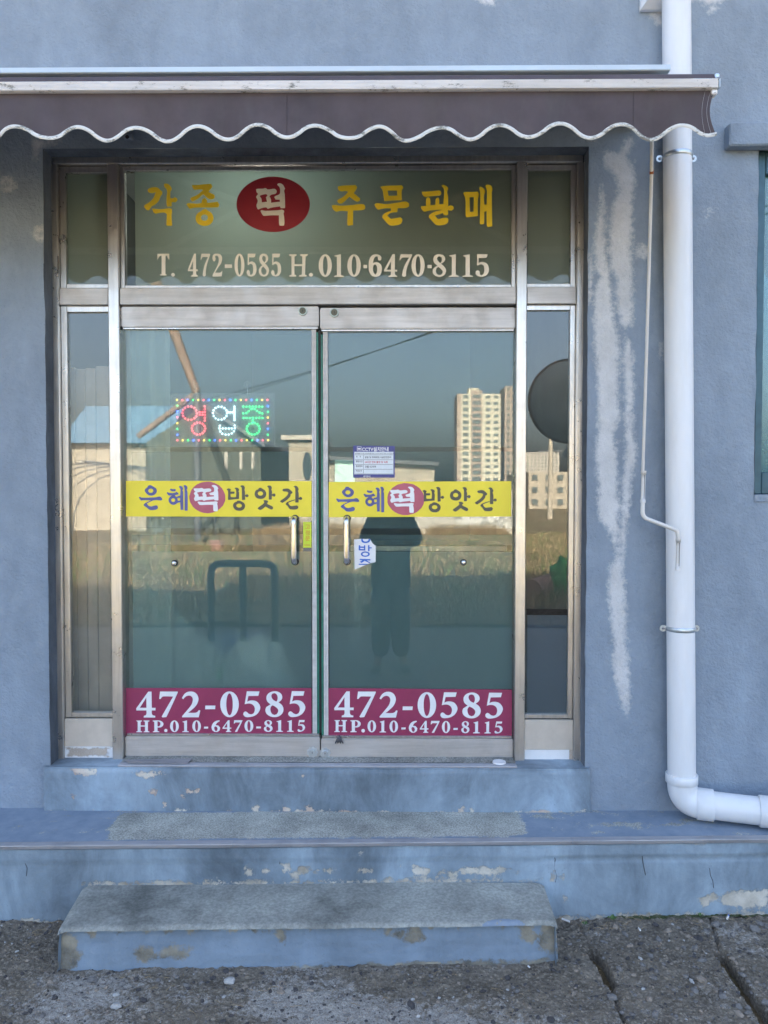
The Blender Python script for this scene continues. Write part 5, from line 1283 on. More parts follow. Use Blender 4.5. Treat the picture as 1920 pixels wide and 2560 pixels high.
# stones set loose in the surface
def stones(name, spots, mats, label, cat):
    V, F, fm = [], [], []
    base = bmesh.new(); bmesh.ops.create_icosphere(base, subdivisions=1, radius=1.0)
    bv = [v.co.copy() for v in base.verts]; bf = [[v.index for v in f.verts] for f in base.faces]; base.free()
    for (x, y, r, mi) in spots:
        z = float(gpos(np.array([x]), np.array([y]))[2][0]); o = len(V)
        sc = (rnd.uniform(0.8, 1.5), rnd.uniform(0.7, 1.1), rnd.uniform(0.45, 0.75)); rot = Matrix.Rotation(rnd.uniform(0, 6.3), 3, 'Z') @ Matrix.Rotation(rnd.uniform(-.4, .4), 3, 'X')
        for v in bv:
            q = rot @ Vector((v.x * sc[0], v.y * sc[1], v.z * sc[2])) * (r * rnd.uniform(0.78, 1.15))
            V.append((x + q.x, y + q.y, z + q.z + r * 0.05))
        F += [tuple(o + i for i in f) for f in bf]; fm += [mi] * len(bf)
    o = mesh_obj(name, V, F, None, None, False, None, mats, fm); o['kind'] = 'stuff'; o['label'] = label; o['category'] = cat
    return o
smats = [plain('stone_grey', (0.16, 0.15, 0.14), 0.8, 0, 0.3, 60), plain('stone_tan', (0.24, 0.20, 0.16), 0.8, 0, 0.3, 60), plain('stone_dark', (0.06, 0.055, 0.055), 0.8, 0, 0.3, 60), plain('stone_pale', (0.38, 0.37, 0.35), 0.8, 0, 0.2, 60)]
spots = []
for _ in range(5200):
    x = rnd.uniform(-1.75, 1.95); y = rnd.uniform(-1.12, -0.40)
    if x < b1_.x + 0.02 and x > b0.x - 0.02 and y > b0.y + 0.02: continue
    r = min(0.016, 0.0018 + rnd.expovariate(1 / 0.0024)); 
    if x > 0.85: r *= 1.25
    spots.append((x, y, r, rnd.choices((0, 1, 2, 3), (4, 3, 4, 0.35))[0]))
stones('gravel', spots, smats, 'loose gravel and small stones on the rough concrete in front of the step', 'gravel')
big = [(575, 2455, .022, 3), (598, 2410, .013, 3), (290, 2520, .018, 3), (1530, 2500, .018, 0), (1585, 2440, .010, 1), (1575, 2370, .013, 1), (1790, 2315, .02, 0), (1660, 2370, .007, 1), (1515, 2358, .008, 0), (1440, 2430, .008, 1), (1608, 2475, .008, 3), (1700, 2505, .009, 0), (1830, 2400, .012, 1), (290, 2490, .012, 3)]
PEB = ['large white stone in front of the step, left of centre', 'white stone just behind the large white one left of centre', 'pale stone near the bottom edge at far left', 'grey stone wedged in the lower end of the drain slot nearest the step', 'tan pebble between the two drain slots, beside the nearer one', 'tan pebble between the drain slots, close to the platform', 'broad grey stone at the top of the right-hand drain slot',
 'small tan pebble in the middle of the slab between the drain slots', 'small grey pebble above the nearer drain slot', 'small tan pebble left of the nearer drain slot', 'pale pebble on the slab between the drain slots, towards the bottom edge', 'grey pebble on the slab between the drain slots, nearest the bottom edge', 'tan pebble beside the right-hand drain slot', 'pale pebble just above the pale stone at far left']
for k, (U, V, r, mi) in enumerate(big):
    p = atZ(U, V, 0.0)
    bm = bmesh.new(); bmesh.ops.create_icosphere(bm, subdivisions=2, radius=r)
    for v in bm.verts: v.co = Vector((v.co.x * 1.15, v.co.y * 0.9, v.co.z * 0.55)) * (0.86 + 0.3 * noise.noise(v.co * 80 + Vector((k, 0, 0))))
    bmesh.ops.translate(bm, verts=bm.verts, vec=(p.x, p.y, float(gpos(np.array([p.x]), np.array([p.y]))[2][0]) + r * .2))
    o = bm_obj('pebble', bm, smats[mi]); 
    tag(o, PEB[k], 'pebble', 'pebbles on the ground')
M['butt'] = plain('cigarette_paper', (0.75, 0.74, 0.72), 0.7)
def butt(name, U0, V0, U1, V1, mat, label, cat, r=0.0038, tip=None):
    a = atZ(U0, V0, 0.012); b = atZ(U1, V1, 0.012)
    t = thing(name, label, cat, a)
    tube('paper_tube', [a, b], r, mat, t, 10)
    if tip: tube('filter', [b, b + (b - a).normalized() * 0.009], r * 1.01, tip, t, 10)
butt('cigarette_butt', 1405, 2297, 1424, 2304, M['butt'], 'white cigarette butt at the right corner of the lower step', 'cigarette butt')
butt('cigarette_butt', 1818, 2297, 1820, 2291, M['butt'], 'upright white cigarette butt with a blue band by the platform at far right', 'cigarette butt', 0.0042, M['blueink'])
butt('cigarette_butt', 1597, 2320, 1601, 2326, M['butt'], 'tiny white stub lying between the two drain slots near the platform', 'cigarette butt', 0.003)
butt('cigarette_butt', 1320, 2415, 1324, 2418, M['butt'], 'tiny white stub at the foot of the step front, right half', 'cigarette butt', 0.003)
# dry twigs and a few weeds at the platform foot
M['straw'] = plain('dry_straw', (0.30, 0.22, 0.12), 0.8, 0, 0.3, 60)
M['weed'] = plain('weed_green', (0.07, 0.14, 0.03), 0.6, 0, 0.3, 60)
bm = bmesh.new()
for _ in range(120):
    U = rnd.choice([rnd.uniform(1440, 1620), rnd.uniform(1400, 1900), rnd.uniform(60, 230), rnd.uniform(300, 1300)])
    V = rnd.uniform(2290, 2330) if U > 1380 else (rnd.uniform(2290, 2360) if U < 230 else rnd.uniform(2425, 2540))
    p = atZ(U, V, 0.014); t = rnd.uniform(0, 6.3); L = rnd.uniform(0.01, 0.045)
    add_tube(bm, [p, p + Vector((math.cos(t) * L * .5, math.sin(t) * L * .5, rnd.uniform(0, .008))), p + Vector((math.cos(t) * L, math.sin(t) * L, 0))], 0.0008, 4)
o = bm_obj('dry_twigs', bm, M['straw']); tag(o, 'scattered dry straw and twigs on the ground', 'twigs', kind='stuff')
def weed(U, V, h, nleaf, label, zbase=0.006):
    p = atZ(U, V, zbase); bm = bmesh.new()
    for k in range(nleaf):
        t = k * 2.4 + rnd.uniform(-.3, .3); L = h * rnd.uniform(0.6, 1.1); wdt = L * 0.28
        d = Vector((math.cos(t), math.sin(t), 0)); s = Vector((-d.y, d.x, 0))
        pr = [p, p + d * L * .5 + Vector((0, 0, L * .6)), p + d * L + Vector((0, 0, L * .55))]
        a, c = bm.verts.new(pr[0]), bm.verts.new(pr[2]); m1 = bm.verts.new(pr[1] + s * wdt); m2 = bm.verts.new(pr[1] - s * wdt); mm = bm.verts.new(pr[1] + Vector((0, 0, -wdt * .3)))
        bm.faces.new((a, m1, mm)); bm.faces.new((a, mm, m2)); bm.faces.new((m1, c, mm)); bm.faces.new((mm, c, m2))
    o = bm_obj('weed', bm, M['weed']); tag(o, label, 'weed')
weed(1530, 2300, 0.022, 9, 'small green weed at the platform foot, halfway between step and right edge')
weed(1462, 2312, 0.016, 6, 'tiny weed close to the right end of the lower step')
weed(1905, 2270, 0.02, 8, 'weed at the platform foot by the right edge of the picture')
weed(1750, 2290, 0.014, 6, 'low weed at the platform foot under the pipe elbow')
# moss line
def mossmat():
    b = NB('moss'); v = b.coord(); return b.done(b.mix(b.ramp(b.noise(v, 60, 6, 0.7), [(0.4, 0.0), (0.6, 1.0)]), (0.03, 0.045, 0.012), (0.08, 0.085, 0.05)), 0.95, 0, b.bump(b.noise(v, 150, 4), 0.006))
_m0 = X(1480, 2290, -.38)
mo = grid_obj('moss', np.linspace(_m0, 2.2, 260), np.linspace(0, 1, 8), lambda u, t: (u, yplat(u) + 0.010 - (0.006 + 0.030 * np.clip(npnoise(u * 9, 0 * t + 2, 9) + 0.35, 0, 1)) * t * np.clip((u - _m0) * 5, 0, 1), 0.010 * (1 - t) * np.clip((u - _m0) * 5, 0, 1) + gz(u, yplat(u) - 0.02 * t) * 0.7 - 0.002 + npnoise(u * 40, t * 5, 19) * 0.014), mossmat(), None)
tag(mo, 'thin line of moss along the foot of the platform at right', 'moss', kind='stuff')

# ================================================================ WHAT STANDS BEHIND THE DOORS
def curtain(name, x0, x1, z0, z1, y, mat, folds, amp, label, hem=None, n=160):
    o = grid_obj(name, np.linspace(x0, x1, n), np.linspace(z0, z1, 24), lambda x, z: (x, y + amp * np.sin(x * folds) * (0.6 + 0.4 * np.sin(z * 1.3)) + npnoise(x * 9, z * 2, 11) * amp * 1.5, z), mat)
    return tag(o, label, 'curtain')
cl = curtain('lace_curtain', X(322, 1200, .13), X(428, 1200, .13), 0.62, 2.45, 0.13, M['lace'], 95, 0.022, 'gathered pale lace curtain at the left side of the left door')
# embroidered flowers on the lace
M['lacethread'] = plain('white_thread', (0.75, 0.78, 0.76), 0.8)
bm = bmesh.new()
for (U, V, r) in ((345, 1060, 26), (365, 1010, 24), (405, 1080, 30), (350, 1330, 18), (395, 1330, 14), (445, 1690, 30), (510, 1700, 34), (395, 1700, 26), (390, 1530, 22), (545, 1710, 22)):
    c = atY(U, V, 0.10 if V < 1500 else 0.17); m_ = 3.6 / FPX
    for k in range(9):
        t = math.pi * (0.1 + 0.8 * k / 8) + rnd.uniform(-.1, .1); L = r * m_ * rnd.uniform(0.8, 1.2)
        d = Vector((math.cos(t), 0, math.sin(t))); s = Vector((-d.z, 0, d.x))
        add_tube(bm, [c, c + d * L * .5 + s * L * .16, c + d * L * .92 + s * L * 0.1, c + d * L, c + d * L * .92 - s * L * .1, c + d * L * .5 - s * L * .16, c], 0.0011, 4)
o = bm_obj('curtain_flowers', bm, M['lacethread'], cl)
# flower borders: a lower valance of sheer cloth behind the door foot
def shf(u, t):
    x = X(385, 1650, .2) + (X(640, 1650, .2) - X(385, 1650, .2)) * u
    ztop = Z(1430, .2) + (Z(1700, .2) - Z(1430, .2)) * np.clip(u, 0, 1) ** 0.8 + npnoise(u * 9, 0 * t, 4) * 0.05
    z = Z(1760, .2) + (ztop - Z(1760, .2)) * t
    return x, 0.16 + 0.022 * np.sin(x * 70 + 2 * np.sin(x * 23)) + npnoise(u * 12, t * 3, 71) * 0.03, z
cl2 = grid_obj('sheer_curtain', np.linspace(0, 1, 120), np.linspace(0, 1, 16), shf, M['lace'])
tag(cl2, 'short sheer curtain with stitched flowers low behind the left door', 'curtain')
# bright boards behind the left sidelight
bb_ = thing('stacked_boards', 'row of upright beige boards of uneven height behind the left sidelight', 'boards', (X(215, 1300, .14), .14, 0.5))
M['board'] = plain('beige_board', (0.42, 0.36, 0.30), 0.7, 0, 0.15, 5)
us_ = [(164, 191, 918), (191.5, 217, 922), (217.5, 243, 920), (243.5, 282, 915)]
for i, (a, b, v) in enumerate(us_):
    member('board', a, b, v, 1795, 0.12 + 0.006 * (i % 2), 0.135 + .006 * (i % 2), M['board'], bb_, 0.003)
# goods on the floor: sack, blue crate, yellow tub
M['sack'] = plain('white_sack', (0.62, 0.66, 0.62), 0.6, 0, 0.15, 12)
def blob(name, c, sc, mat, label, cat, seed=0, amp=0.2):
    bm = bmesh.new(); bmesh.ops.create_icosphere(bm, subdivisions=4, radius=1)
    for v in bm.verts:
        d = 1 + amp * noise.noise(v.co * 2.2 + Vector((seed, 0, 0))) + amp * 0.4 * noise.noise(v.co * 6 + Vector((seed, 3, 0)))
        z = v.co.z
        v.co = Vector((v.co.x * sc[0], v.co.y * sc[1], (max(z, -0.8)) * sc[2])) * d + Vector(c)
    o = bm_obj(name, bm, mat, smooth=True); return tag(o, label, cat)
blob('plastic_sack', (X(640, 1690, .38), .38, 0.47 + 0.22), (0.19, 0.12, 0.28), M['sack'], 'full white plastic sack on the floor behind the left door', 'sack', 3)
bc = X(590, 1590, .7)
box_t = thing('blue_crate', 'blue plastic crate standing inside behind the left door', 'crate', (bc, .7, 0.47))
for nm, x0, x1, y0, y1, z0, z1 in (('crate_side', bc - .15, bc + .15, .6, .612, .74, 0.92), ('crate_side', bc - .15, bc + .15, .788, .8, .74, .92), ('crate_end', bc - .15, bc - .138, .613, .787, .74, .92), ('crate_end', bc + .138, bc + .15, .613, .787, .74, .92), ('crate_bottom', bc - .138, bc + .138, .613, .787, .74, .752)):
    box(nm, x0, x1, y0, y1, z0, z1, M.setdefault('bluecrate', plain('blue_plastic', (0.03, 0.16, 0.42), 0.4)), box_t, 0.002)
st = thing('wooden_stool', 'low yellowish stool carrying the blue crate inside the shop', 'stool', (bc, .7, 0.47))
M['yplastic'] = plain('yellowish_plastic', (0.42, 0.42, 0.16), 0.5)
box('stool_top', bc - .2, bc + .2, .55, .85, .70, .738, M['yplastic'], st, 0.004)
for sx in (-.17, .17):
    for sy in (.58, .82): box('leg', bc + sx - .02, bc + sx + .02, sy - .02, sy + .02, .471, .6995, M['yplastic'], st, 0.003)
lf = thing('artificial_leaves', 'two bright green plastic leaves behind the foot of the left door', 'leaves', (X(555, 1690, .16), .16, 0.9))
M['leafg'] = plain('bright_green_plastic', (0.03, 0.30, 0.08), 0.5)
for pts in ([(541,1690),(545,1672),(556,1660),(566,1655),(562,1672),(552,1690),(551,1704),(543,1704)], [(556,1700),(561,1688),(565,1692),(562,1704),(557,1706)], [(556,1712),(565,1722),(557,1722)]):
    shapes_mesh('leaf', [[('E', [(atY(u, v, .16).x, atY(u, v, .16).z) for u, v in pts])]], lambda a, b: (a, b), .16, M['leafg'], lf, 0.003)
# work table and machine deep in the shop
tb = thing('work_table', 'long steel work table in the dark back of the shop', 'table', (0.5, 2.6, .47))
box('tabletop', -0.3, 1.3, 2.3, 2.9, 1.25, 1.29, M['galv'], tb, 0.003)
for x in (-0.26, 1.26):
    for y in (2.34, 2.86): box('leg', x - .02, x + .02, y - .02, y + .02, .471, 1.2495, M['galv'], tb, 0.002)

# ================================================================ ACROSS THE ROAD (seen mirrored in the glass)
road_m = plain('concrete_road', (0.16, 0.158, 0.15), 0.9, 0, 0.2, 3, 0.004)  # asphalt kept overly pale so it bounces more light onto the shop front
def grassmat(name, a, b_, sc=2.0):
    b = NB(name); v = b.coord(); v2 = b.coord((0.35, 1, 1))
    c = b.mix(b.ramp(b.noise(v2, sc, 8, 0.75), [(0.38, 0.0), (0.62, 1.0)]), a, b_)
    c = b.mix(1.0, c, b.ramp(b.noise(b.coord((0.6, 1, 1)), 5.5, 6, 0.8), [(0.35, 0.55), (0.65, 1.4)]), 'MULTIPLY')
    c = b.mix(b.ramp(b.noise(v2, sc * 0.28, 5, 0.6), [(0.45, 0.0), (0.6, 0.7)]), c, (0.26, 0.18, 0.11))
    return b.done(c, 0.95, 0, b.bump(b.noise(v, 9, 6, 0.75), 0.10), 0.1)
gm = grassmat('dry_grass', (0.075, 0.10, 0.04), (0.42, 0.33, 0.20))
ground = box('ground', -700, 700, -900, 60, -0.4, -0.045, gm, None, 0); tag(ground, kind='structure')
rd = box('road', -120, 120, -6.2, -1.2, -0.044, -0.03, road_m, None, 0); tag(rd, kind='structure')
vz = grid_obj('verge', np.linspace(-30, 30, 241), np.linspace(-40, -6.2, 160), lambda x, y: (x, y, -0.03 + np.clip((-6.3 - y) * .4, 0, 1) * 0.05 + (npnoise(x * 0.9, y * 0.9, 51, 5, 0.6) + 0.35) * 0.12), gm); tag(vz, kind='structure')
# tufts
def tufts(name, nb, area, h, mats, label, cl=60):
    V, F, fm = [], [], []
    cs = [(rnd.uniform(*area[:2]), rnd.uniform(*area[2:])) for _ in range(cl)]
    for _ in range(nb):
        c = rnd.choice(cs); x = c[0] + rnd.gauss(0, 0.28); y = c[1] + rnd.gauss(0, 0.28)
        L = h * rnd.uniform(.4, 1.2); t = rnd.uniform(0, 6.3); b = 0.7 * L * rnd.random()
        o = len(V); s = 0.016 * (1.5 if h > .3 else 1)
        V += [(x - s * math.sin(t), y + s * math.cos(t), 0), (x + s * math.sin(t), y - s * math.cos(t), 0), (x + b * .4 * math.cos(t), y + b * .4 * math.sin(t), L * .6), (x + b * math.cos(t), y + b * math.sin(t), L)]
        F += [(o, o + 1, o + 2), (o, o + 2, o + 3)]; m_ = rnd.randrange(len(mats)); fm += [m_, m_]
    o = mesh_obj(name, V, F, None, None, False, None, mats, fm); tag(o, label, 'grass', kind='stuff'); return o
sm = [plain('straw_blade', (0.38, 0.28, 0.15), 0.8, 0, .2, 5), plain('green_blade', (0.09, 0.15, 0.04), 0.8, 0, .2, 5), plain('tan_blade', (0.28, 0.20, 0.11), 0.8, 0, .2, 5)]
tufts('grass_tufts', 45000, (-8, 8, -24, -6.8), 0.24, sm, 'tufts of dry and green grass on the lot across the road', 420)
tufts('dry_brush', 6000, (-4.5, -1, -24.5, -19), 0.55, [sm[0], sm[2]], 'tall dry brush in front of the buildings across the road', 14)
tufts('dry_brush', 2500, (1.0, 3.5, -24.5, -22.5), 0.45, [sm[0], sm[2]], 'small tangle of dry stalks by the plastic covered wall', 6)
def refl(U, V, s):
    """the real point seen mirrored in the door glass at U,V, standing s metres in front of it"""
    d = ray(U, V); t = (0.04 - CY + (s + 0.04)) / d.y
    return Vector((d.x * t, -s, CZ + d.z * t))
def rbox(name, U0, U1, V0, V1, s, depth, mat, parent, z0=None, bev=0):
    a = refl(U0, V0, s); b = refl(U1, V1, s)
    return box(name, a.x, b.x, -s - depth, -s, b.z if z0 is None else z0, a.z, mat, parent, bev)
M['render_wall'] = plain('pale_render', (0.42, 0.38, 0.30), 0.9, 0, 0.15, 1.2)
M['render_white'] = plain('whitewashed_block', (0.50, 0.47, 0.41), 0.9, 0, 0.12, 0.8)
M['greenwall'] = plain('dark_green_cladding', (0.10, 0.11, 0.085), 0.8, 0, 0.1, 1)
M['roofgrey'] = plain('grey_sheet_roof', (0.13, 0.14, 0.15), 0.6, 0, 0.2, 2)
M['blueroof'] = plain('blue_sheet_roof', (0.15, 0.27, 0.40), 0.5, 0, 0.15, 2)
M['glassdark'] = plain('dark_window', (0.05, 0.07, 0.08), 0.15, 0, 0.1, 1)
# long low shed with pale walls
sh = thing('storage_shed', 'long low pale shed with a mint door across the road', 'shed', (0.5, -26, 0))
a = refl(790, 1340, 25.3); b = refl(1302, 1340, 25.3)
box('wall', a.x, b.x, -31, -25.3, -0.1, refl(900, 1225, 25.3).z, M['render_white'], sh, 0)
a2 = refl(822, 1150, 25.6); b2 = refl(1086, 1165, 25.6)
V = []
for y in (-25.6, -31):
    V += [(a2.x, y, 1.5), (b2.x, y, 1.5), (b2.x, y, b2.z), (a2.x, y, a2.z)]
mesh_obj('gable_wall', V, [(0, 1, 2, 3), (7, 6, 5, 4), (0, 4, 5, 1), (1, 5, 6, 2), (2, 6, 7, 3), (3, 7, 4, 0)], M['render_wall'], sh)
V = []
for dz in (0.001, 0.14):
    V += [(a2.x - .1, -25.3, a2.z + dz), (b2.x + .15, -25.3, b2.z + dz), (b2.x + .15, -31, b2.z + dz), (a2.x - .1, -31, a2.z + dz)]
mesh_obj('roof', V, [(0, 1, 2, 3), (7, 6, 5, 4), (0, 4, 5, 1), (1, 5, 6, 2), (2, 6, 7, 3), (3, 7, 4, 0)], M['roofgrey'], sh)
rbox('door', 838, 886, 1148, 1225, 25.5, 0.08, bpy.data.materials['mint_paper_sheet'], sh)
# plastic sheeting over the low wall
ps = grid_obj('plastic_sheet', np.linspace(refl(1140, 1300, 25.1).x, refl(1275, 1300, 25.1).x, 60), np.linspace(0.15, 1.35, 40), lambda x, z: (x, -25.14 + npnoise(x * 4, z * 5, 13, 4) * 0.35, z), plain('torn_plastic', (0.55, 0.54, 0.50), 0.3, 0, 0.1, 2)); tag(ps, 'crumpled pale plastic sheet over the low wall across the road', 'plastic sheet')
# cream house piece with a dark oval
ch = thing('cream_house', 'cream rendered house with a dark arched window across the road', 'house', (-3.4, -25, 0))
a = refl(722, 1100, 24.2); b = refl(800, 1108, 24.2)
V = [(a.x, -24.2, 0), (b.x, -24.2, 0), (b.x, -24.2, b.z), (a.x, -24.2, a.z), (a.x, -29, 0), (b.x, -29, 0), (b.x, -29, b.z), (a.x, -29, a.z)]
mesh_obj('wall', V, [(0, 1, 2, 3), (7, 6, 5, 4), (0, 4, 5, 1), (1, 5, 6, 2), (2, 6, 7, 3), (3, 7, 4, 0)], M['render_wall'], ch)
box('roof', a.x - .25, b.x + .1, -29.1, -24.0, a.z + 0.002, a.z + 0.16, M['render_white'], ch, 0)
c = refl(768, 1165, 24.18); shapes_mesh('arched_window', [[ell(c.x, c.z, 0.16, 0.5, 20)]], lambda a, b: (a, b), -24.16, M['glassdark'], ch, 0.03)
for o_ in ch.children:
    if o_.name.startswith('arched'): o_.rotation_euler = (0, 0, math.pi)
# dark green barn
bn = thing('green_barn', 'dark green barn with a sloping grey roof and slim windows across the road', 'barn', (-8, -33, 0))
s = 26.0
pa = refl(505, 1010, s); pb_ = refl(652, 1112, s); pl = refl(366, 1098, s)
V = []
for y in (-s, -s - 8): V += [(pl.x, y, 0), (pb_.x, y, 0), (pb_.x, y, pb_.z - .1), (pa.x, y, pa.z - .1), (pl.x, y, pl.z - .1)]
F = [(0, 1, 2, 3, 4), (9, 8, 7, 6, 5), (0, 5, 6, 1), (1, 6, 7, 2), (2, 7, 8, 3), (3, 8, 9, 4), (4, 9, 5, 0)]
mesh_obj('wall', V, F, M['greenwall'], bn)
V = []
for (x, z) in ((pa.x, pa.z - .09), (pb_.x + .2, pb_.z - .12), (pb_.x + .2, pb_.z + .05), (pa.x, pa.z + .1)): V += [(x, -s + .3, z), (x, -s - 8.2, z)]
mesh_obj('roof', V, [(0, 2, 4, 6), (7, 5, 3, 1), (0, 1, 3, 2), (2, 3, 5, 4), (4, 5, 7, 6), (6, 7, 1, 0)], M['roofgrey'], bn)
for U in (565, 602, 632): rbox('window', U - 4, U + 4, 1130, 1172, s - 0.05, 0.05, M['render_white'], bn)
# blue-roofed hall at far left
bh = thing('blue_roof_hall', 'pale hall with a blue corrugated roof across the road at left', 'hall', (-12, -30, 0))
a = refl(180, 1110, 28); b = refl(364, 1110, 28)
box('wall', a.x, b.x, -38, -28, 0, a.z, M['render_wall'], bh, 0)
V = []; z1 = refl(400, 1012, 30).z
for x in (a.x - .4, refl(438, 1050, 29).x): V += [(x, -27.6, a.z + .02), (x, -30.5, z1), (x, -38, z1 + .1), (x, -38, a.z + .02)]
mesh_obj('roof', V, [(0, 1, 2, 3), (7, 6, 5, 4), (0, 4, 5, 1), (1, 5, 6, 2), (2, 6, 7, 3), (3, 7, 4, 0)], M['blueroof'], bh)
# greenhouse hoops in front of it
gh = thing('greenhouse_frame', 'bare bent-pipe greenhouse frame in front of the blue-roofed hall', 'greenhouse frame', (-9.5, -22, 0))
for k in range(5):
    x0 = -11.5; y = -19 - k * 1.3
    tube('hoop', [(x0 + 2.6 * (1 - math.cos(t * math.pi / 14)), y, 2.5 * math.sin(t * math.pi / 14) ** 0.7) for t in range(15)], 0.022, M['roofgrey'], gh, 6)
tube('ridge_pipe', [(x0 + 2.6, -18.6, 2.54), (x0 + 2.6, -24.8, 2.54)], 0.03, M['galv'], gh, 6)
for dz in (0.9, 1.7): tube('side_pipe', [(x0 + 5.2 - .3 * dz, -18.6, dz), (x0 + 5.2 - .3 * dz, -24.8, dz)], 0.03, M['galv'], gh, 6)
# orange boom
ob = thing('crane_boom', 'long orange crane boom leaning across the sky', 'crane', (-7.5, -20, 0))
p0 = refl(492, 982, 20); p1_ = refl(370, 655, 20); p2_ = refl(300, 470, 20)
M['orange'] = plain('orange_paint', (0.27, 0.17, 0.12), 0.6, 0, 0.1, 3)
tube('boom', [p0, p1_, p2_], [0.13, 0.19, 0.22], M['orange'], ob, 8)
tube('lower_beam', [refl(345, 1092, 20.2), refl(488, 985, 20.2)], 0.10, M['orange'], ob, 8)
tube('mast', [Vector((p0.x, -20, 0)), p0], 0.12, M['roofgrey'], ob, 8)
# tower blocks
def tower(name, label, U0, U1, Vt, s, fl, cols, mats, sidecol=None):
    a = refl(U0, Vt, s); b = refl(U1, Vt, s); t = thing(name, label, 'apartment building', ((a.x + b.x) / 2, -s, 0))
    W = b.x - a.x; H = a.z; box('wall', a.x, b.x, -s - 14, -s, -0.4, H, mats[0], t, 0)
    fh = H / fl
    if len(mats) > 2: box('stair_panel', a.x + W * 0.30, a.x + W * 0.56, -s - 1, -s + 0.35, 0, H + 1.2, mats[2], t, 0); box('side_panel', a.x - W * .03, a.x + W * .06, -s - 14, -s + .2, 0, H, mats[2], t, 0)
    if len(mats) > 2: box('roof_box', a.x + W * .25, a.x + W * .5, -s - 8, -s - 2, H + .01, H + 2.4, mats[0], t, 0)
    proto = None
    for f in range(fl):
        for (u, wd, hh, out) in cols:
            x = a.x + W * u; w_ = W * wd; z = fh * (f + .3)
            if proto is None or proto.get(wd) is None:
                bm = bmesh.new(); add_box(bm, -w_ / 2, w_ / 2, 0, .25, 0, fh * hh, 0); me = bpy.data.meshes.new('window'); bm.to_mesh(me); bm.free(); me.materials.append(mats[1]); proto = dict(proto or {}); proto[wd] = me
            o = bpy.data.objects.new('window', proto[wd]); link(o, t, Vector((x, -s + out - .12, z)))
    return t
M['towerwall'] = plain('tower_beige', (0.58, 0.55, 0.44), 0.9, 0, 0.05, 0.05)
M['towerbrown'] = plain('tower_tan', (0.40, 0.32, 0.26), 0.9, 0, 0.05, 0.05)
M['towerwin'] = plain('tower_glass', (0.10, 0.13, 0.13), 0.3, 0, 0.2, 0.3)
tower('apartment_tower', 'tall beige apartment tower with a tan centre strip, mirrored in the right door', 1146, 1252, 985, 275, 16, [(0.17, 0.13, .55, .0), (0.43, 0.20, .6, .4), (0.70, 0.11, .45, .0), (0.89, 0.11, .45, .0)], [M['towerwall'], M['towerwin'], M['towerbrown']])
tower('apartment_tower', 'brown-sided apartment tower standing right behind the beige one', 1262, 1292, 966, 300, 17, [(0.3, 0.25, .5, 0), (.72, .25, .5, 0)], [M['towerbrown'], M['towerwin']])
tower('apartment_block', 'distant white apartment slab, mirrored in the right sidelight', 1314, 1398, 1131, 420, 13, [(0.08 + .105 * k, 0.06, .5, 0) for k in range(9)], [M['render_white'], M['towerwin']])
tower('shop_house', 'tan three storey house, mirrored in the right sidelight', 1322, 1420, 1180, 70, 3, [(0.15, 0.14, .45, 0), (.5, .14, .45, 0), (.8, .14, .45, 0)], [M['render_wall'], M['towerwin']])
# utility poles and wires
wp = thing('utility_pole', 'grey concrete utility pole far across the lot, carrying two wires', 'utility pole', (refl(1376, 1100, 40).x, -40, 0))
px_ = refl(1377, 1000, 40).x
tube('pole', [(px_, -40, 0), (px_, -40, refl(1376, 1080, 40).z)], [0.16, 0.11], M['render_wall'], wp, 10)
tube('crossarm', [(px_ - .7, -40, 3.9), (px_ + .7, -40, 3.9)], 0.05, M['roofgrey'], wp, 6)
for k, (A_, B_) in enumerate((((505, 1000), (1025, 820)), ((505, 1012), (1080, 800)))):
    a = refl(*A_, 32 + k * .6); b = refl(*B_, 16 + k * .6); e = b + (b - a) * 0.8
    n_ = 14; pts = [a.lerp(e, i / n_) - Vector((0, 0, 1.2 * 4 * (i / n_) * (1 - i / n_) * .25)) for i in range(n_ + 1)]
    o = tube('overhead_wire', pts, 0.014, M['black'], None, 5); tag(o, ['lower thin overhead wire crossing the sky', 'upper thin overhead wire crossing the sky'][k], 'wire')
# traffic mirror seen from behind
tm = thing('traffic_mirror', 'round convex traffic mirror with an orange rim on a pole, seen from behind', 'traffic mirror', (1.78, -4.5, 0))
sM = 4.4
c = refl(1427, 1003, sM); rM = 101 * (3.44 + sM) / FPX
bm = bmesh.new(); add_tube(bm, [(c.x, -sM, c.z), (c.x, -sM + 0.05, c.z), (c.x, -sM + .09, c.z)], [rM, rM * .97, rM * .55], 40)
bm_obj('mirror_back', bm, plain('mirror_back_grey', (0.38, 0.43, 0.42), 0.5, 0, 0.1, 8), tm)
bm = bmesh.new(); add_tube(bm, [(c.x, -sM - .03, c.z), (c.x, -sM - .002, c.z)], [rM * 1.06, rM * 1.06], 40); bm_obj('orange_rim', bm, M['orange'], tm)
px_ = c.x + 0.02
tube('pole', [(px_, -sM + .12, -.03), (px_, -sM + .12, c.z + .1)], 0.04, M['roofgrey'], tm, 12)
V = [(px_ - .02, -sM + .13, c.z - .30), (px_ + .1, -sM + .13, c.z - .30), (px_ + .1, -sM + .13, c.z - .58), (px_ - .14, -sM + .13, c.z - .58)]
V2 = V + [(x, y + .05, z) for x, y, z in V]
mesh_obj('mounting_hood', V2, [(0, 1, 2, 3), (7, 6, 5, 4), (0, 4, 5, 1), (1, 5, 6, 2), (2, 6, 7, 3), (3, 7, 4, 0)], bpy.data.materials['mirror_back_grey'], tm)
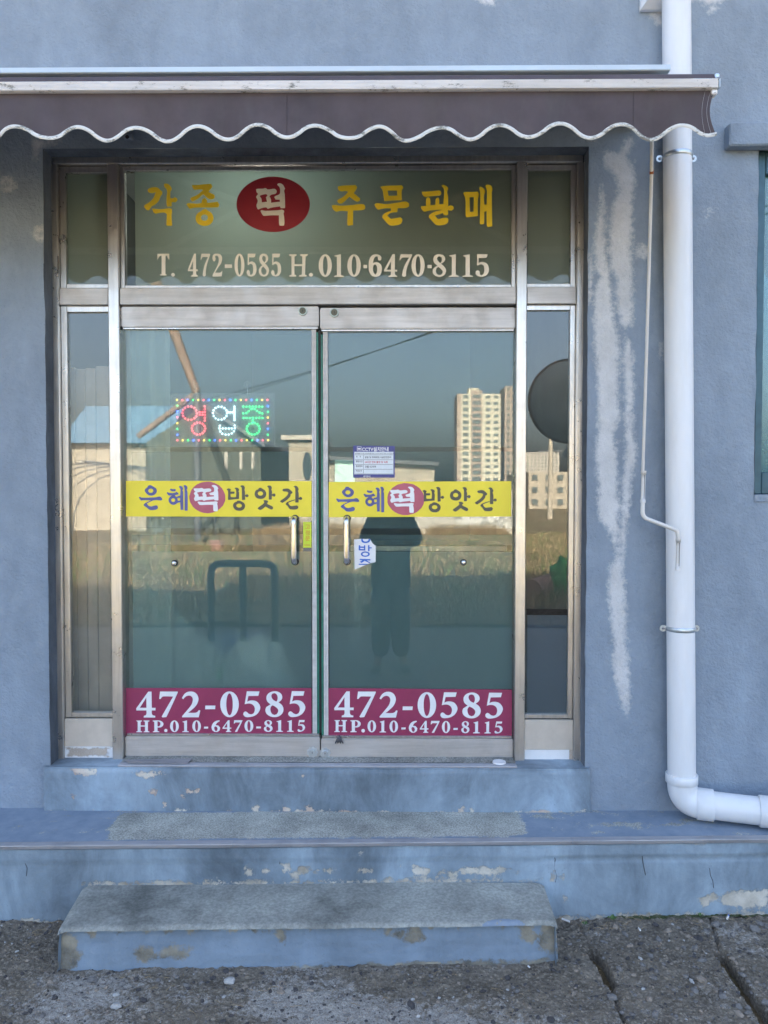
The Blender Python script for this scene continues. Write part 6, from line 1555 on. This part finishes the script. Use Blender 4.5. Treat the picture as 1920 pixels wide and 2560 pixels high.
# things lying on the verge
s = 7.2
c = refl(1395, 1385, 8.5)
gb = blob('green_bag', (c.x + .1, -8.5, 0.25), (0.24, 0.2, 0.36), plain('green_plastic_bag', (0.04, 0.30, 0.07), 0.35, 0, .3, 8), 'crumpled green plastic bag on the grass, mirrored in the right sidelight', 'bag', 9, 0.4)
c = refl(1345, 1430, 8.2)
cr_ = tube('carpet_roll', [(c.x - .12, -8.1, 0.19), (c.x + .55, -9.1, 0.22)], 0.17, plain('mauve_carpet', (0.30, 0.19, 0.16), 0.9, 0, .1, 8), None, 24); tag(cr_, 'rolled mauve carpet lying on the grass beside the green bag', 'carpet')
c = refl(543, 1375, 17)
fp = thing('flower_pot', 'pale pink plastic flower pot on the lot across the road', 'flower pot', (c.x, -17, 0))
M['pot'] = plain('pink_plastic', (0.52, 0.30, 0.24), 0.6)
tube('pot_body', [(c.x, -17, 0.03), (c.x, -17, 0.33)], [0.13, 0.19], M['pot'], fp, 20); tube('pot_rim', [(c.x, -17, .3305), (c.x, -17, 0.37)], 0.21, M['pot'], fp, 20)
# steel hoop barrier at the road edge
hb = thing('hoop_barrier', 'dark bent-pipe hoop barrier with a middle post, mirrored in the left door', 'barrier', (-2.2, -6.0, 0))
sH = 5.3; a = refl(527, 1409, sH); b = refl(687, 1409, sH); zt_ = a.z; M['hoop'] = plain('dark_hoop_paint', (0.05, 0.06, 0.06), 0.4)
tube('hoop_pipe', [(a.x, -sH, -.03)] + arc_pts((a.x, -sH, 0), (a.x, -sH, zt_), (b.x, -sH, zt_), 0.13) + arc_pts((a.x, -sH, zt_), (b.x, -sH, zt_), (b.x, -sH, 0), 0.13) + [(b.x, -sH, -.03)], 0.042, M['hoop'], hb, 16)
tube('middle_post', [((a.x + b.x) / 2, -sH, -.03), ((a.x + b.x) / 2, -sH, zt_ - .041)], 0.042, M['hoop'], hb, 12)

# ================================================================ THE PERSON TAKING THE PICTURE
def skin_obj(name, verts, edges, radii, mat, parent, root=0, sub=2):
    me = bpy.data.meshes.new(name); me.from_pydata([Vector(v) for v in verts], edges, []); me.materials.append(mat)
    o = bpy.data.objects.new(name, me); link(o, parent, Vector((0, 0, 0)))
    m = o.modifiers.new('skin', 'SKIN'); m.use_smooth_shade = True
    for i, r in enumerate(radii):
        r = (r, r) if not isinstance(r, tuple) else r
        me.skin_vertices[0].data[i].radius = r; me.skin_vertices[0].data[i].use_root = (i == root)
    s_ = o.modifiers.new('sub', 'SUBSURF'); s_.levels = sub; s_.render_levels = sub
    return o
gr = -0.03; py = -3.86
pe = thing('person', 'person in dark clothes holding up a phone, mirrored in the right door', 'person', (0, py, gr))
skinm = plain('skin', (0.36, 0.22, 0.16), 0.5, 0, .05, 20); jk = plain('dark_jacket', (0.035, 0.042, 0.045), 0.7, 0, .2, 8); tr_ = plain('dark_trousers', (0.075, 0.08, 0.085), 0.7, 0, .2, 8)
hair_m = plain('black_hair', (0.02, 0.018, 0.016), 0.6)
# skeleton (z above the road)
J = {'pel': (0, py, .92), 'wst': (0, py, 1.08), 'chs': (0, py, 1.28), 'nk0': (0, py, 1.41), 'nk1': (0, py + .02, 1.48), 'hd0': (0, py + .04, 1.56), 'hd1': (0, py + .04, 1.66)}
names = list(J); V = [J[k] for k in names]; E = [(0, 1), (1, 2), (2, 3), (3, 4), (4, 5), (5, 6)]; Rr = [(.14, .10), (.13, .095), (.155, .11), (.075, .07), (.052, .052), (.075, .09), (.072, .085)]
def add(v, r, frm): V.append(v); Rr.append(r); E.append((frm, len(V) - 1)); return len(V) - 1
for sx in (-1, 1):
    sh_ = add((sx * .175, py, 1.36), .058, 2); el = add((sx * .250, py + .12, 1.24), .042, sh_); wr = add((sx * .085, py + .36, 1.60), .027, el)
    pm = add((sx * .062, py + .405, 1.645), (.030, .016), wr)
    for k in range(4):
        bx = sx * .058; zz = 1.625 + k * .018
        f1 = add((sx * .070, py + .432, zz), .0095, pm); f2 = add((sx * .066, py + .449, zz + .002), .009, f1); add((sx * .046, py + .4495, zz + .003), .008, f2)
    t1 = add((sx * .045, py + .418, 1.615), .010, pm); add((sx * .028, py + .421, 1.622), .009, t1)
    hp_ = add((sx * .09, py, .86), .095, 0); kn = add((sx * .11, py + .02, .49), .062, hp_); an = add((sx * .12, py - .01, .12), .040, kn); add((sx * .13, py + .12, .06), .036, an)
V = [(x, y, z + gr) for x, y, z in V]
body = skin_obj('body', V, E, Rr, skinm, pe)
Vj = [(0, py, .72), (0, py, 1.08), (0, py, 1.28), (0, py, 1.42), (0, py + .015, 1.50)]; Ej = [(0, 1), (1, 2), (2, 3), (3, 4)]; Rj = [(.215, .15), (.20, .145), (.205, .145), (.135, .11), (.10, .09)]
for sx in (-1, 1):
    n0 = len(Vj); Vj += [(sx * .175, py, 1.35), (sx * .235, py + .12, 1.235), (sx * .115, py + .33, 1.56)]; Rj += [.105, .098, .06]; Ej += [(2, n0), (n0, n0 + 1), (n0 + 1, n0 + 2)]
skin_obj('jacket', [(x, y, z + gr) for x, y, z in Vj], Ej, Rj, jk, pe)
Vt = [(0, py, .98), (0, py, .90)]; Et = [(0, 1)]; Rt = [(.155, .12), (.16, .12)]
for sx in (-1, 1):
    n0 = len(Vt); Vt += [(sx * .085, py, .84), (sx * .09, py + .02, .49), (sx * .10, py - .01, .12)]; Rt += [.13, .105, .09]; Et += [(1, n0), (n0, n0 + 1), (n0 + 1, n0 + 2)]
skin_obj('trousers', [(x, y, z + gr) for x, y, z in Vt], Et, Rt, tr_, pe)
for sx in (-1, 1):
    skin_obj('shoe', [(sx * .125, py - .04, .05 + gr), (sx * .135, py + .07, .05 + gr), (sx * .145, py + .17, .035 + gr)], [(0, 1), (1, 2)], [(.045, .05), (.048, .045), (.045, .032)], M['hoop'], pe)
def head_part(nm, c, sc, mat, cut=None, parent=pe):
    bm = bmesh.new(); bmesh.ops.create_icosphere(bm, subdivisions=3, radius=1)
    if cut: bmesh.ops.delete(bm, geom=[v for v in bm.verts if cut(v.co)], context='VERTS')
    for v in bm.verts: v.co = Vector((v.co.x * sc[0], v.co.y * sc[1], v.co.z * sc[2])) + Vector(c)
    return bm_obj(nm, bm, mat, parent, True)
hz_ = 1.62 + gr
head_part('hair', (0, py + .025, hz_ + .03), (.088, .112, .105), hair_m, lambda c: c.y > 0.35 and c.z < 0.45)
head_part('nose', (0, py + .145, hz_ - .03), (.014, .02, .022), skinm)
for sx in (-1, 1):
    head_part('ear', (sx * .082, py + .035, hz_ - .02), (.012, .022, .032), skinm); head_part('eye', (sx * .031, py + .122, hz_ - .002), (.012, .008, .007), M['white'])
head_part('mouth', (0, py + .130, hz_ - .072), (.022, .007, .006), M['pinkvinyl'])
phn = box('phone', -.038, .038, -3.425, -3.4165, 1.70 - .145, 1.70 + .015, M['black'], None, .003); tag(phn, 'black phone held up by the person in the dark jacket', 'phone')

# painted surfaces without worn patches carry the mask value 'paint whole'
for m_ in bpy.data.meshes:
    if any(q and q.node_tree and any(n_.type == 'ATTRIBUTE' for n_ in q.node_tree.nodes) for q in m_.materials) and 'peel' not in m_.attributes:
        a_ = m_.attributes.new('peel', 'FLOAT', 'POINT'); a_.data.foreach_set('value', [-0.2 if 'concrete' not in m_.materials[0].name else 0.2] * len(m_.vertices))
